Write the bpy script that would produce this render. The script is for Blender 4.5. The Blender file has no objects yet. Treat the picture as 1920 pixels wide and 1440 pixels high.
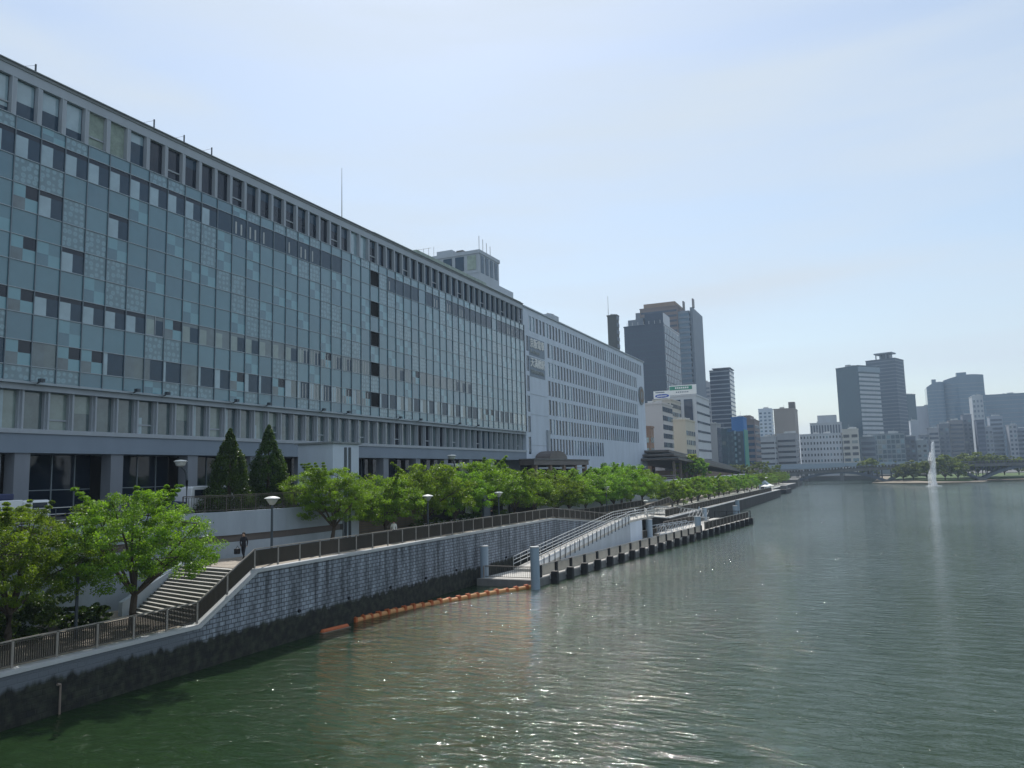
import bpy, math, random
import numpy as np
from mathutils import Matrix, Vector
R = math.radians
random.seed(7)
rng = np.random.default_rng(11)
scene = bpy.context.scene
COL = scene.collection

# ------------------------------------------------------------------ camera
F, ROLL, PITCH, YAW, CAMH = 1450.0, 0.025, R(6.61), R(24.1), 10.0
fwd = Vector((-math.sin(YAW)*math.cos(PITCH), math.cos(YAW)*math.cos(PITCH), math.sin(PITCH)))
r0 = Vector((math.cos(YAW), math.sin(YAW), 0)); u0 = r0.cross(fwd)
rt = r0*math.cos(ROLL) - u0*math.sin(ROLL); up = r0*math.sin(ROLL) + u0*math.cos(ROLL)
cd = bpy.data.cameras.new('camera'); cam = bpy.data.objects.new('camera', cd); COL.objects.link(cam)
M = Matrix.Identity(4)
for i in range(3):
    M[i][0] = rt[i]; M[i][1] = up[i]; M[i][2] = -fwd[i]
M[2][3] = CAMH
cam.matrix_world = M
cd.sensor_width = 36.0; cd.lens = F/1920*36; cd.clip_start = 0.1; cd.clip_end = 9000
scene.camera = cam

# ------------------------------------------------------------------ sky, sun, exposure
SUN_AZ, SUN_EL = -R(29), R(52)          # azimuth from +Y, negative = to the left
w = bpy.data.worlds.new('World'); scene.world = w; w.use_nodes = True
nt = w.node_tree; bg = nt.nodes['Background']
sky = nt.nodes.new('ShaderNodeTexSky'); sky.sky_type = 'NISHITA'; sky.sun_disc = False
sky.sun_elevation = SUN_EL; sky.sun_rotation = SUN_AZ
sky.altitude = 0; sky.air_density = 1.3; sky.dust_density = 0.9; sky.ozone_density = 2.6
# thin high cloud: pale veils over the clear sky
tc = nt.nodes.new('ShaderNodeTexCoord'); mp = nt.nodes.new('ShaderNodeMapping')
mp.inputs['Scale'].default_value = (1.0, 2.2, 9.0); mp.inputs['Rotation'].default_value = (0.12, 0.1, 0.5)
ns = nt.nodes.new('ShaderNodeTexNoise'); ns.inputs['Scale'].default_value = 1.7; ns.inputs['Detail'].default_value = 5; ns.inputs['Roughness'].default_value = 0.45
cr = nt.nodes.new('ShaderNodeMapRange'); cr.inputs['From Min'].default_value = 0.35; cr.inputs['From Max'].default_value = 0.72
cr.inputs['To Min'].default_value = 0.4; cr.inputs['To Max'].default_value = 0.95
mx = nt.nodes.new('ShaderNodeMix'); mx.data_type = 'RGBA'
nt.links.new(tc.outputs['Generated'], mp.inputs['Vector']); nt.links.new(mp.outputs['Vector'], ns.inputs['Vector'])
nt.links.new(ns.outputs['Fac'], cr.inputs['Value']); nt.links.new(cr.outputs['Result'], mx.inputs[0])
nt.links.new(sky.outputs['Color'], mx.inputs[6]); mx.inputs[7].default_value = (4.95, 5.6, 6.3, 1)
nt.links.new(mx.outputs[2], bg.inputs['Color']); bg.inputs['Strength'].default_value = 0.125
sd = bpy.data.lights.new('sun', 'SUN'); sd.energy = 4.2; sd.angle = R(0.53); sd.color = (1.0, 0.965, 0.92)
sun = bpy.data.objects.new('sun', sd); COL.objects.link(sun)
sv = Vector((math.sin(SUN_AZ)*math.cos(SUN_EL), math.cos(SUN_AZ)*math.cos(SUN_EL), math.sin(SUN_EL)))
sun.rotation_euler = sv.to_track_quat('Z', 'Y').to_euler()
vs = scene.view_settings; vs.view_transform = 'Standard'; vs.look = 'None'; vs.gamma = 1; vs.use_curve_mapping = False; vs.exposure = 0.12
scene.cycles.max_bounces = 7; scene.cycles.transparent_max_bounces = 12; scene.cycles.volume_bounces = 0
scene.cycles.use_denoising = True
scene.cycles.sample_clamp_indirect = 4

# ------------------------------------------------------------------ materials
def new(name):
    m = bpy.data.materials.new(name); m.use_nodes = True
    return m, m.node_tree.nodes, m.node_tree.links, m.node_tree.nodes['Principled BSDF']
def ramp2(n, l, src, a, b, lo=0.3, hi=0.7):
    c = n.new('ShaderNodeValToRGB'); c.color_ramp.elements[0].position = lo; c.color_ramp.elements[1].position = hi
    c.color_ramp.elements[0].color = (*a, 1); c.color_ramp.elements[1].color = (*b, 1)
    l.new(src, c.inputs['Fac']); return c.outputs['Color']
def mat(name, col, rough=0.7, var=0.12, scale=0.6, metal=0.0, bump=0.0, bscale=6.0, streak=True, spec=0.4, col2=None):
    m, n, l, b = new(name)
    g = n.new('ShaderNodeNewGeometry'); mpn = n.new('ShaderNodeMapping')
    mpn.inputs['Scale'].default_value = (1, 1, 0.25 if streak else 1)
    l.new(g.outputs['Position'], mpn.inputs['Vector'])
    t = n.new('ShaderNodeTexNoise'); t.inputs['Scale'].default_value = scale; t.inputs['Detail'].default_value = 8; t.inputs['Roughness'].default_value = 0.65
    l.new(mpn.outputs['Vector'], t.inputs['Vector'])
    a = tuple(c*(1-var) for c in col); z = col2 or tuple(min(1, c*(1+var)) for c in col)
    l.new(ramp2(n, l, t.outputs['Fac'], a, z), b.inputs['Base Color'])
    b.inputs['Roughness'].default_value = rough; b.inputs['Metallic'].default_value = metal; b.inputs['Specular IOR Level'].default_value = spec
    if bump:
        t2 = n.new('ShaderNodeTexNoise'); t2.inputs['Scale'].default_value = bscale; t2.inputs['Detail'].default_value = 6
        l.new(g.outputs['Position'], t2.inputs['Vector'])
        bp = n.new('ShaderNodeBump'); bp.inputs['Strength'].default_value = bump; bp.inputs['Distance'].default_value = 0.05
        l.new(t2.outputs['Fac'], bp.inputs['Height']); l.new(bp.outputs['Normal'], b.inputs['Normal'])
    return m
def glass(name, col, rough=0.06, wob=0.03, spec=0.5, coat=0.0, var=0.15):
    m = mat(name, col, rough, var=var, scale=0.9, spec=spec, streak=False); m.node_tree.nodes['Principled BSDF'].inputs['Coat IOR'].default_value = 1.58
    n, l = m.node_tree.nodes, m.node_tree.links; b = n['Principled BSDF']; b.inputs['Coat Weight'].default_value = coat; b.inputs['Coat Roughness'].default_value = 0.03
    g = n.new('ShaderNodeNewGeometry'); t = n.new('ShaderNodeTexNoise'); t.inputs['Scale'].default_value = 0.55; t.inputs['Detail'].default_value = 1
    l.new(g.outputs['Position'], t.inputs['Vector'])
    bp = n.new('ShaderNodeBump'); bp.inputs['Strength'].default_value = 1.0; bp.inputs['Distance'].default_value = wob
    l.new(t.outputs['Fac'], bp.inputs['Height']); l.new(bp.outputs['Normal'], b.inputs['Normal']); l.new(bp.outputs['Normal'], b.inputs['Coat Normal'])
    return m
def patterned_glass():
    m, n, l, b = new('floral_glass')
    g = n.new('ShaderNodeNewGeometry'); s = n.new('ShaderNodeMapping'); s.inputs['Scale'].default_value = (0.0, 2.1, 2.1)
    l.new(g.outputs['Position'], s.inputs['Vector'])
    v = n.new('ShaderNodeTexVoronoi'); v.feature = 'F1'; v.inputs['Scale'].default_value = 1.0; v.inputs['Randomness'].default_value = 0.35
    l.new(s.outputs['Vector'], v.inputs['Vector'])
    c = n.new('ShaderNodeValToRGB'); e = c.color_ramp.elements
    e[0].position = 0.30; e[0].color = (.18, .31, .36, 1); e[1].position = 0.46; e[1].color = (.09, .175, .21, 1)
    x = e.new(0.14); x.color = (.13, .25, .3, 1)
    l.new(v.outputs['Distance'], c.inputs['Fac']); l.new(c.outputs['Color'], b.inputs['Base Color'])
    b.inputs['Roughness'].default_value = 0.25; b.inputs['Specular IOR Level'].default_value = 0.5
    b.inputs['Coat Weight'].default_value = 1.0; b.inputs['Coat IOR'].default_value = 1.58; b.inputs['Coat Roughness'].default_value = 0.04
    return m
MT = {}
def D(k, m): MT[k] = m
D('conc', mat('pale_concrete', (.42, .43, .43), .85, .1, .5, bump=.15))
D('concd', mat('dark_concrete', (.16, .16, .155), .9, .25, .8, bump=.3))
D('quayd', mat('dark_quay_concrete', (.045, .042, .04), .85, .4, .6, bump=.3))  # dark mottled tone for the quay wall
D('facade', mat('grey_facade_panel', (.34, .38, .42), .6, .08, .35))
D('beam', mat('blue_grey_beam', (.20, .245, .30), .6, .08, .3))
D('rib', mat('light_metal_frame', (.34, .375, .41), .45, .06, 1.5))
D('cornice', mat('weathered_cornice', (.2, .22, .23), .7, .15, 1.0))
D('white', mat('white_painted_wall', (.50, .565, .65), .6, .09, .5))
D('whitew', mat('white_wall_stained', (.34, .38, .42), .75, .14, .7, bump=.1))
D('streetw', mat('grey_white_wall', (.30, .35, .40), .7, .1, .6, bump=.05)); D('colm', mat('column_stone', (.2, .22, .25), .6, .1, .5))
D('tealA', glass('frosted_teal_glass', (.07, .180, .228), .28, coat=1, var=.07))
D('tealB', glass('light_teal_glass', (.12, .285, .34), .28, coat=1, var=.07))
D('tealC', glass('deep_teal_glass', (.058, .155, .205), .22, coat=1, var=.07))
D('tealD', glass('mid_teal_glass', (.09, .205, .255), .28, coat=1, var=.07))
D('floral', patterned_glass())
D('dark', glass('dark_window_glass', (.012, .02, .034), .05))
D('darkr', glass('dark_blue_glass', (.022, .052, .085), .07))
D('blind_and_sky_reflection', glass('pale_blind_and_painted_reflection', (.26, .37, .42), .2, coat=1))
D('curtain', glass('window_with_curtain', (.08, .12, .135), .25, coat=1, var=.3))
D('cream', glass('window_with_cream_curtain', (.19, .25, .23), .25, coat=1, var=.2))
D('lowgl', glass('greyish_lower_glass', (.085, .125, .13), .12, coat=1, var=.25))
D('mull', mat('mullion_metal', (.16, .2, .23), .4, .05, metal=.3))
D('transom', mat('pale_transom_metal', (.3, .35, .38), .4, .05, metal=.3))
D('black', mat('black_opening', (.008, .008, .01), .9, .0))
D('brownm', mat('brown_painted_metal', (.075, .066, .055), .55, .1, 2.0))
D('railtop', mat('worn_handrail', (.30, .27, .24), .35, .1, 3.0, metal=.4))
D('archg', mat('grey_arch_steel', (.10, .12, .15), .6, .15, .4))
D('bridged', mat('dark_bridge_steel', (.055, .065, .08), .6, .15, .4))
D('steel', mat('blue_grey_steel', (.26, .33, .40), .5, .1, 1.0))
D('galv', mat('galvanised_steel', (.45, .46, .46), .4, .08, 2.0, metal=.5))
D('rubber', mat('black_rubber', (.012, .012, .013), .8, .2, 3.0))
D('pave', mat('promenade_paving', (.30, .26, .21), .85, .2, .8, bump=.1, streak=False))
def paving(name, a, b_, s_):
    m = mat(name, a, .85, .22, .7, bump=.1, streak=False); n, l = m.node_tree.nodes, m.node_tree.links; b = n['Principled BSDF']
    src = b.inputs['Base Color'].links[0].from_socket; g = n.new('ShaderNodeNewGeometry'); bt = n.new('ShaderNodeTexBrick'); bt.inputs['Scale'].default_value = 1; bt.inputs['Brick Width'].default_value = s_; bt.inputs['Row Height'].default_value = s_; bt.offset = 0; bt.inputs['Mortar Size'].default_value = .025
    bt.inputs['Color1'].default_value = (1, 1, 1, 1); bt.inputs['Color2'].default_value = (.86, .85, .84, 1); bt.inputs['Mortar'].default_value = (*b_, 1); l.new(g.outputs['Position'], bt.inputs['Vector'])
    x = n.new('ShaderNodeMix'); x.data_type = 'RGBA'; x.blend_type = 'MULTIPLY'; x.inputs[0].default_value = 1; l.new(src, x.inputs[6]); l.new(bt.outputs['Color'], x.inputs[7]); l.new(x.outputs[2], b.inputs['Base Color']); return m
D('pave', paving('promenade_paving', (.30, .26, .21), (.35, .33, .3), 1.2))
D('deck', mat('pale_deck_concrete', (.44, .42, .38), .85, .15, .9, bump=.1, streak=False))
D('road', mat('street_asphalt', (.06, .06, .062), .9, .2, .6, bump=.2, streak=False))
D('land', mat('city_ground', (.12, .12, .115), .95, .2, .05, streak=False))
D('sand', mat('sandy_shore', (.24, .20, .15), .95, .15, .3, bump=.3, streak=False))
D('grass', mat('grass_ground', (.07, .11, .03), .95, .3, .5, bump=.5, streak=False))
D('bark', mat('tree_bark', (.07, .055, .042), .9, .3, 5, bump=.5))
D('lampw', mat('white_lamp_shade', (.75, .75, .7), .35, .03))
D('lampg', mat('grey_lamp_bowl', (.42, .44, .43), .3, .05))
D('pole', mat('dark_lamp_pole', (.05, .065, .08), .45, .05))
D('orange', mat('orange_float_fabric', (.42, .10, .025), .6, .12, 4))
D('yellowish', mat('sun_bleached_float', (.5, .24, .085), .5, .15, 4))
D('carw', mat('white_car_paint', (.7, .72, .74), .25, .02))
D('tyre', mat('tyre_rubber', (.02, .02, .02), .8, .1))
D('navy', mat('navy_roof', (.03, .04, .11), .5, .1))
D('brick', mat('tan_cladding', (.24, .17, .12), .8, .1, .4))
D('roofbr', mat('brown_metal_roof', (.12, .10, .09), .5, .12, .5))
D('hedge', mat('pale_green_roof_screen', (.27, .33, .29), .85, .25, 1.5, bump=.5, streak=False))
D('cloth', mat('dark_clothes', (.015, .015, .02), .9, .1)); D('skin', mat('skin', (.45, .28, .2), .6, .03)); D('hair', mat('dark_hair', (.012, .01, .009), .6, .1))
D('bag', mat('black_bag', (.012, .012, .014), .6, .1)); D('slat', mat('brown_slat_wall', (.2, .16, .13), .8, .15, 1.0))
D('signw', mat('sign_letter_white', (.8, .8, .78), .4, .02)); D('signg', mat('faded_letter_grey', (.30, .33, .33), .5, .04))
D('green', mat('green_sign_panel', (.03, .24, .16), .5, .05)); D('blue', mat('blue_sign_panel', (.03, .08, .4), .5, .05))
D('panel', mat('dull_sign_panel', (.26, .3, .33), .6, .05))

def leafmat(name, a, b, tr=0.45):
    m, n, l, p = new(name)
    g = n.new('ShaderNodeNewGeometry'); t = n.new('ShaderNodeTexNoise'); t.inputs['Scale'].default_value = 1.3; t.inputs['Detail'].default_value = 4
    l.new(g.outputs['Position'], t.inputs['Vector'])
    at = n.new('ShaderNodeAttribute'); at.attribute_name = 'rnd'
    ad = n.new('ShaderNodeMath'); ad.operation = 'MULTIPLY_ADD'; ad.inputs[1].default_value = 0.5
    l.new(at.outputs['Fac'], ad.inputs[0]); 
    h = n.new('ShaderNodeMath'); h.operation = 'MULTIPLY'; h.inputs[1].default_value = 0.5; l.new(t.outputs['Fac'], h.inputs[0]); l.new(h.outputs[0], ad.inputs[2])
    c0 = ramp2(n, l, ad.outputs[0], a, b, .2, .75)
    oi = n.new('ShaderNodeObjectInfo'); hs = n.new('ShaderNodeHueSaturation'); r1 = n.new('ShaderNodeMapRange'); r1.inputs['To Min'].default_value = .495; r1.inputs['To Max'].default_value = .522
    r2 = n.new('ShaderNodeMapRange'); r2.inputs['To Min'].default_value = .82; r2.inputs['To Max'].default_value = 1.25
    l.new(oi.outputs['Random'], r1.inputs['Value']); l.new(oi.outputs['Random'], r2.inputs['Value']); l.new(r1.outputs[0], hs.inputs['Hue']); l.new(r2.outputs[0], hs.inputs['Value']); l.new(c0, hs.inputs['Color']); c = hs.outputs['Color']
    l.new(c, p.inputs['Base Color']); p.inputs['Roughness'].default_value = 0.45; p.inputs['Specular IOR Level'].default_value = 0.35
    tl = n.new('ShaderNodeBsdfTranslucent'); mxs = n.new('ShaderNodeMixShader'); mxs.inputs[0].default_value = tr
    sc = n.new('ShaderNodeMix'); sc.data_type = 'RGBA'; sc.blend_type = 'MULTIPLY'; sc.inputs[0].default_value = 1; sc.inputs[7].default_value = (1.75, 1.62, .75, 1)
    l.new(c, sc.inputs[6]); l.new(sc.outputs[2], tl.inputs['Color'])
    l.new(p.outputs[0], mxs.inputs[1]); l.new(tl.outputs[0], mxs.inputs[2]); l.new(mxs.outputs[0], n['Material Output'].inputs['Surface'])
    return m
D('leaf', leafmat('cherry_leaves', (.035, .070, .010), (.19, .31, .03), .52))
D('leafy', leafmat('yellow_green_leaves', (.10, .15, .015), (.30, .34, .03)))
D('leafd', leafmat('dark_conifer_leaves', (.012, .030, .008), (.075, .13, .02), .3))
D('leafi', leafmat('island_leaves', (.05, .07, .02), (.15, .19, .05)))

def stonewall():
    m, n, l, b = new('quay_wall_stone')
    g = n.new('ShaderNodeNewGeometry'); sp = n.new('ShaderNodeSeparateXYZ'); l.new(g.outputs['Position'], sp.inputs[0])
    cb = n.new('ShaderNodeCombineXYZ'); l.new(sp.outputs['Y'], cb.inputs['X']); l.new(sp.outputs['Z'], cb.inputs['Y'])
    bt = n.new('ShaderNodeTexBrick'); bt.inputs['Scale'].default_value = 1.0; bt.inputs['Brick Width'].default_value = .46; bt.inputs['Row Height'].default_value = .25
    bt.inputs['Mortar Size'].default_value = .03; bt.inputs['Mortar Smooth'].default_value = .3; bt.offset_frequency = 2; bt.squash = 1
    bt.inputs['Color1'].default_value = (.31, .35, .40, 1); bt.inputs['Color2'].default_value = (.23, .26, .30, 1); bt.inputs['Mortar'].default_value = (.08, .088, .1, 1); bt.inputs['Bias'].default_value = .1
    l.new(cb.outputs[0], bt.inputs['Vector'])
    # vertical dirt streaks
    mp2 = n.new('ShaderNodeMapping'); mp2.inputs['Scale'].default_value = (1, 1.6, .18); l.new(g.outputs['Position'], mp2.inputs['Vector'])
    t = n.new('ShaderNodeTexNoise'); t.inputs['Scale'].default_value = 1.0; t.inputs['Detail'].default_value = 9; t.inputs['Roughness'].default_value = .7; l.new(mp2.outputs[0], t.inputs['Vector'])
    st = ramp2(n, l, t.outputs['Fac'], (.20, .195, .19), (1.15, 1.15, 1.15), .38, .6)
    m1 = n.new('ShaderNodeMix'); m1.data_type = 'RGBA'; m1.blend_type = 'MULTIPLY'; m1.inputs[0].default_value = .85; l.new(bt.outputs['Color'], m1.inputs[6]); l.new(st, m1.inputs[7])
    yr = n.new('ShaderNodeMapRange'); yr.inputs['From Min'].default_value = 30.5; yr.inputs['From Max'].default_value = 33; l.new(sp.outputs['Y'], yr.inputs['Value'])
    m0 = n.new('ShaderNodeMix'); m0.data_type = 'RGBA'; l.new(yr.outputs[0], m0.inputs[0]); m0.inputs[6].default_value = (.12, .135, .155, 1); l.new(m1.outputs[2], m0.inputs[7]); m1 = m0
    # algae and tide stain below the high-water mark (ragged edge)
    t2 = n.new('ShaderNodeTexNoise'); t2.inputs['Scale'].default_value = 1.4; t2.inputs['Detail'].default_value = 6; l.new(mp2.outputs[0], t2.inputs['Vector'])
    a = n.new('ShaderNodeMath'); a.operation = 'MULTIPLY_ADD'; a.inputs[1].default_value = -.9; l.new(t2.outputs['Fac'], a.inputs[0]); l.new(sp.outputs['Z'], a.inputs[2])
    mr = n.new('ShaderNodeMapRange'); mr.inputs['From Min'].default_value = 1.0; mr.inputs['From Max'].default_value = 1.22; l.new(a.outputs[0], mr.inputs['Value'])
    t3 = n.new('ShaderNodeTexNoise'); t3.inputs['Scale'].default_value = 2.4; t3.inputs['Detail'].default_value = 8; l.new(g.outputs['Position'], t3.inputs['Vector'])
    alg = ramp2(n, l, t3.outputs['Fac'], (.008, .009, .007), (.04, .045, .028), .4, .75)
    m2 = n.new('ShaderNodeMix'); m2.data_type = 'RGBA'; l.new(mr.outputs[0], m2.inputs[0]); l.new(alg, m2.inputs[6]); l.new(m1.outputs[2], m2.inputs[7])
    l.new(m2.outputs[2], b.inputs['Base Color']); b.inputs['Roughness'].default_value = .85
    bp = n.new('ShaderNodeBump'); bp.inputs['Strength'].default_value = .6; bp.inputs['Distance'].default_value = .05
    l.new(bt.outputs['Fac'], bp.inputs['Height']); bp.invert = True; l.new(bp.outputs['Normal'], b.inputs['Normal'])
    return m
D('stone', stonewall())
def watermat():
    m, n, l, b = new('river_water')
    g = n.new('ShaderNodeNewGeometry')
    b.inputs['Base Color'].default_value = (.015, .034, .011, 1); b.inputs['Roughness'].default_value = .055; b.inputs['IOR'].default_value = 1.4; b.inputs['Specular IOR Level'].default_value = .5
    def nz(sc, sx, sy, rot, det, dist=0.0):
        mp3 = n.new('ShaderNodeMapping'); mp3.inputs['Scale'].default_value = (sx, sy, 1); mp3.inputs['Rotation'].default_value = (0, 0, rot)
        l.new(g.outputs['Position'], mp3.inputs['Vector'])
        t = n.new('ShaderNodeTexNoise'); t.inputs['Scale'].default_value = sc; t.inputs['Detail'].default_value = det; t.inputs['Roughness'].default_value = .55; t.inputs['Distortion'].default_value = dist
        l.new(mp3.outputs[0], t.inputs['Vector']); return t.outputs['Fac']
    def bump(h, s, d, prev=None):
        bp = n.new('ShaderNodeBump'); bp.inputs['Strength'].default_value = s; bp.inputs['Distance'].default_value = d; l.new(h, bp.inputs['Height'])
        if prev: l.new(prev, bp.inputs['Normal'])
        return bp.outputs['Normal']
    # calmer and rougher patches of wind
    pt = nz(.03, 1, .45, .2, 4)
    mr = n.new('ShaderNodeMapRange'); mr.inputs['From Min'].default_value = .35; mr.inputs['From Max'].default_value = .65; mr.inputs['To Min'].default_value = .3; mr.inputs['To Max'].default_value = 1.25; l.new(pt, mr.inputs['Value'])
    mu = n.new('ShaderNodeMath'); mu.operation = 'MULTIPLY'; l.new(nz(1.05, .5, 1.4, .45, 5, .7), mu.inputs[0]); l.new(mr.outputs[0], mu.inputs[1])
    n1 = bump(nz(.30, .7, 1.3, .3, 3, .5), 1, .17)
    n2 = bump(mu.outputs[0], 1, .36, n1)
    n3 = bump(nz(4.2, .6, 1.3, .5, 3), 1, .045, n2)
    l.new(n3, b.inputs['Normal'])
    return m
D('water', watermat())
def spray():
    m, n, l, b = new('fountain_spray')
    b.inputs['Base Color'].default_value = (.9, .92, .94, 1); b.inputs['Roughness'].default_value = .6
    tr = n.new('ShaderNodeBsdfTransparent'); tl = n.new('ShaderNodeBsdfTranslucent'); tl.inputs['Color'].default_value = (.95, .95, .95, 1)
    a = n.new('ShaderNodeMixShader'); a.inputs[0].default_value = .5; l.new(b.outputs[0], a.inputs[1]); l.new(tl.outputs[0], a.inputs[2])
    g = n.new('ShaderNodeNewGeometry'); mp3 = n.new('ShaderNodeMapping'); mp3.inputs['Scale'].default_value = (2.2, 2.2, .35); l.new(g.outputs['Position'], mp3.inputs[0])
    t = n.new('ShaderNodeTexNoise'); t.inputs['Scale'].default_value = 1.6; t.inputs['Detail'].default_value = 6; l.new(mp3.outputs[0], t.inputs['Vector'])
    mr = n.new('ShaderNodeMapRange'); mr.inputs['From Min'].default_value = .35; mr.inputs['From Max'].default_value = .62; mr.inputs['To Min'].default_value = .05; mr.inputs['To Max'].default_value = .55; l.new(t.outputs['Fac'], mr.inputs['Value'])
    s = n.new('ShaderNodeMixShader'); l.new(mr.outputs[0], s.inputs[0]); l.new(tr.outputs[0], s.inputs[1]); l.new(a.outputs[0], s.inputs[2])
    l.new(s.outputs[0], n['Material Output'].inputs['Surface']); return m
D('spray', spray())

# ------------------------------------------------------------------ mesh helpers
WL = {}
def tag(o, label=None, cat=None, group=None, kind=None):
    if label: o['label'] = label
    if cat: o['category'] = cat
    if group: o['group'] = group
    if kind: o['kind'] = kind
    return o
def thing(name, loc, label, cat, group=None, rot=0.0):
    o = bpy.data.objects.new(name, None); COL.objects.link(o); o.location = loc; o.rotation_euler = (0, 0, rot); o.empty_display_size = .3
    WL[o.name] = Vector(loc); return tag(o, label, cat, group)
class MB:
    def __init__(s, *mats): s.v = []; s.f = []; s.m = []; s.mats = list(mats); s.sm = []
    def mi(s, k):
        if k not in s.mats: s.mats.append(k)
        return s.mats.index(k)
    def add(s, vs, fs, k, smooth=False):
        o = len(s.v); s.v += [tuple(v) for v in vs]; i = s.mi(k)
        for f in fs: s.f.append(tuple(o+x for x in f)); s.m.append(i); s.sm.append(smooth)
        return s
    def box(s, x0, x1, y0, y1, z0, z1, k):
        vs = [(x, y, z) for z in (z0, z1) for x, y in ((x0, y0), (x1, y0), (x1, y1), (x0, y1))]
        return s.add(vs, [(3, 2, 1, 0), (4, 5, 6, 7), (0, 1, 5, 4), (1, 2, 6, 5), (2, 3, 7, 6), (3, 0, 4, 7)], k)
    def quad(s, a, b, c, d, k): return s.add([a, b, c, d], [(0, 1, 2, 3)], k)
    def prism(s, poly, z0, z1, k):
        """poly: list of (x,y) anticlockwise; z0/z1 numbers or lists"""
        n = len(poly); a = z0 if isinstance(z0, list) else [z0]*n; b = z1 if isinstance(z1, list) else [z1]*n
        vs = [(p[0], p[1], a[i]) for i, p in enumerate(poly)] + [(p[0], p[1], b[i]) for i, p in enumerate(poly)]
        fs = [tuple(range(n-1, -1, -1)), tuple(range(n, 2*n))] + [(i, (i+1) % n, n+(i+1) % n, n+i) for i in range(n)]
        return s.add(vs, fs, k)
    def bar(s, a, b, w, h, k):
        """rectangular bar from a to b, width w (horizontal), height h"""
        a = Vector(a); b = Vector(b); d = (b-a).normalized(); side = d.cross(Vector((0, 0, 1)))
        side = side.normalized() if side.length > 1e-4 else Vector((1, 0, 0)); upv = side.cross(d)
        side *= w/2; upv *= h/2
        vs = [p + sx*side + sy*upv for p in (a, b) for sx, sy in ((-1, -1), (1, -1), (1, 1), (-1, 1))]
        return s.add(vs, [(3, 2, 1, 0), (4, 5, 6, 7), (0, 1, 5, 4), (1, 2, 6, 5), (2, 3, 7, 6), (3, 0, 4, 7)], k)
    def tube(s, pts, rads, k, n=8, cap=True):
        pts = [Vector(p) for p in pts]; o = []; vs = []
        if not isinstance(rads, (list, tuple)): rads = [rads]*len(pts)
        for i, p in enumerate(pts):
            d = (pts[min(i+1, len(pts)-1)] - pts[max(i-1, 0)]).normalized()
            a = d.cross(Vector((0, 0, 1))); a = a.normalized() if a.length > 1e-3 else Vector((1, 0, 0)); b = d.cross(a)
            for j in range(n):
                t = 2*math.pi*j/n; vs.append(p + rads[i]*(math.cos(t)*a + math.sin(t)*b))
        fs = [(i*n+j, i*n+(j+1) % n, (i+1)*n+(j+1) % n, (i+1)*n+j) for i in range(len(pts)-1) for j in range(n)]
        if cap: fs += [tuple(range(n-1, -1, -1)), tuple(range((len(pts)-1)*n, len(pts)*n))]
        return s.add(vs, fs, k, True)
    def lathe(s, c, prof, k, n=16):
        """prof [(r,z)] around vertical axis at c"""
        vs = [(c[0]+r*math.cos(2*math.pi*j/n), c[1]+r*math.sin(2*math.pi*j/n), c[2]+z) for r, z in prof for j in range(n)]
        m = len(prof); fs = [(i*n+j, i*n+(j+1) % n, (i+1)*n+(j+1) % n, (i+1)*n+j) for i in range(m-1) for j in range(n)]
        fs += [tuple(range(n-1, -1, -1)), tuple(range((m-1)*n, m*n))]
        return s.add(vs, fs, k, True)
    def build(s, name, parent=None, local=False, bevel=0):
        me = bpy.data.meshes.new(name)
        off = Vector((0, 0, 0))
        if parent is not None and not local: off = WL[parent.name]
        me.from_pydata([(v[0]-off[0], v[1]-off[1], v[2]-off[2]) for v in s.v], [], s.f)
        for k in s.mats: me.materials.append(MT[k])
        me.polygons.foreach_set('material_index', s.m); me.polygons.foreach_set('use_smooth', s.sm); me.update()
        o = bpy.data.objects.new(name, me); COL.objects.link(o)
        if parent is not None: o.parent = parent; WL[o.name] = off
        else: WL[o.name] = Vector((0, 0, 0))
        if any(s.sm): 
            try: me.set_sharp_from_angle(angle=R(40))
            except Exception: pass
        if bevel:
            b = o.modifiers.new('bevel', 'BEVEL'); b.width = bevel; b.segments = 2; b.limit_method = 'ANGLE'
        return o
def copy_tree(o, loc=None, rotz=None, label=None, group=None):
    def rec(a, parent):
        c = a.copy(); COL.objects.link(c)
        if parent is not None: c.parent = parent
        for ch in a.children: rec(ch, c)
        return c
    c = rec(o, None)
    if loc is not None: c.location = loc
    if rotz is not None: c.rotation_euler = (0, 0, rotz)
    if label: c['label'] = label
    if group: c['group'] = group
    return c
ORD = ['first', 'second', 'third', 'fourth', 'fifth', 'sixth', 'seventh', 'eighth', 'ninth', 'tenth', 'eleventh', 'twelfth', 'thirteenth', 'fourteenth', 'fifteenth', 'sixteenth', 'seventeenth', 'eighteenth', 'nineteenth', 'twentieth', 'twenty-first', 'twenty-second', 'twenty-third', 'twenty-fourth', 'twenty-fifth', 'twenty-sixth', 'twenty-seventh', 'twenty-eighth']

# ------------------------------------------------------------------ setting
m = MB(); m.quad((-33.2, -60, 0), (900, -60, 0), (900, 575, 0), (-60, 575, 0), 'water'); tag(m.build('river_water'), kind='structure')
m = MB(); m.box(-700, 1600, 572, 4500, -1, 3, 'land'); tag(m.build('far_bank_ground'), kind='structure')
m = MB(); m.prism([(-40.6, 32.5), (-33.05, 36.3), (-33.05, 85), (-36.6, 85), (-36.6, 118), (-45, 118), (-45, 32.5)], -1, [4.7, 4.7, 4.7, 4.7, 3.6, 3.6, 4.7], 'pave')
m = MB()
m.prism([(-42.2, -20), (-33.05, -20), (-33.05, 36.35), (-33.7, 36.6), (-39.9, 38.2), (-42.2, 38.2)], -1, 2.3, 'pave'); tag(m.build('lower_promenade'), kind='structure')
m = MB(); m.prism([(-42.2, 38.2), (-39.9, 38.2), (-33.7, 36.6), (-33.05, 36.35), (-33.05, 85), (-42.2, 85)], -1, 4.7, 'pave')
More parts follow.
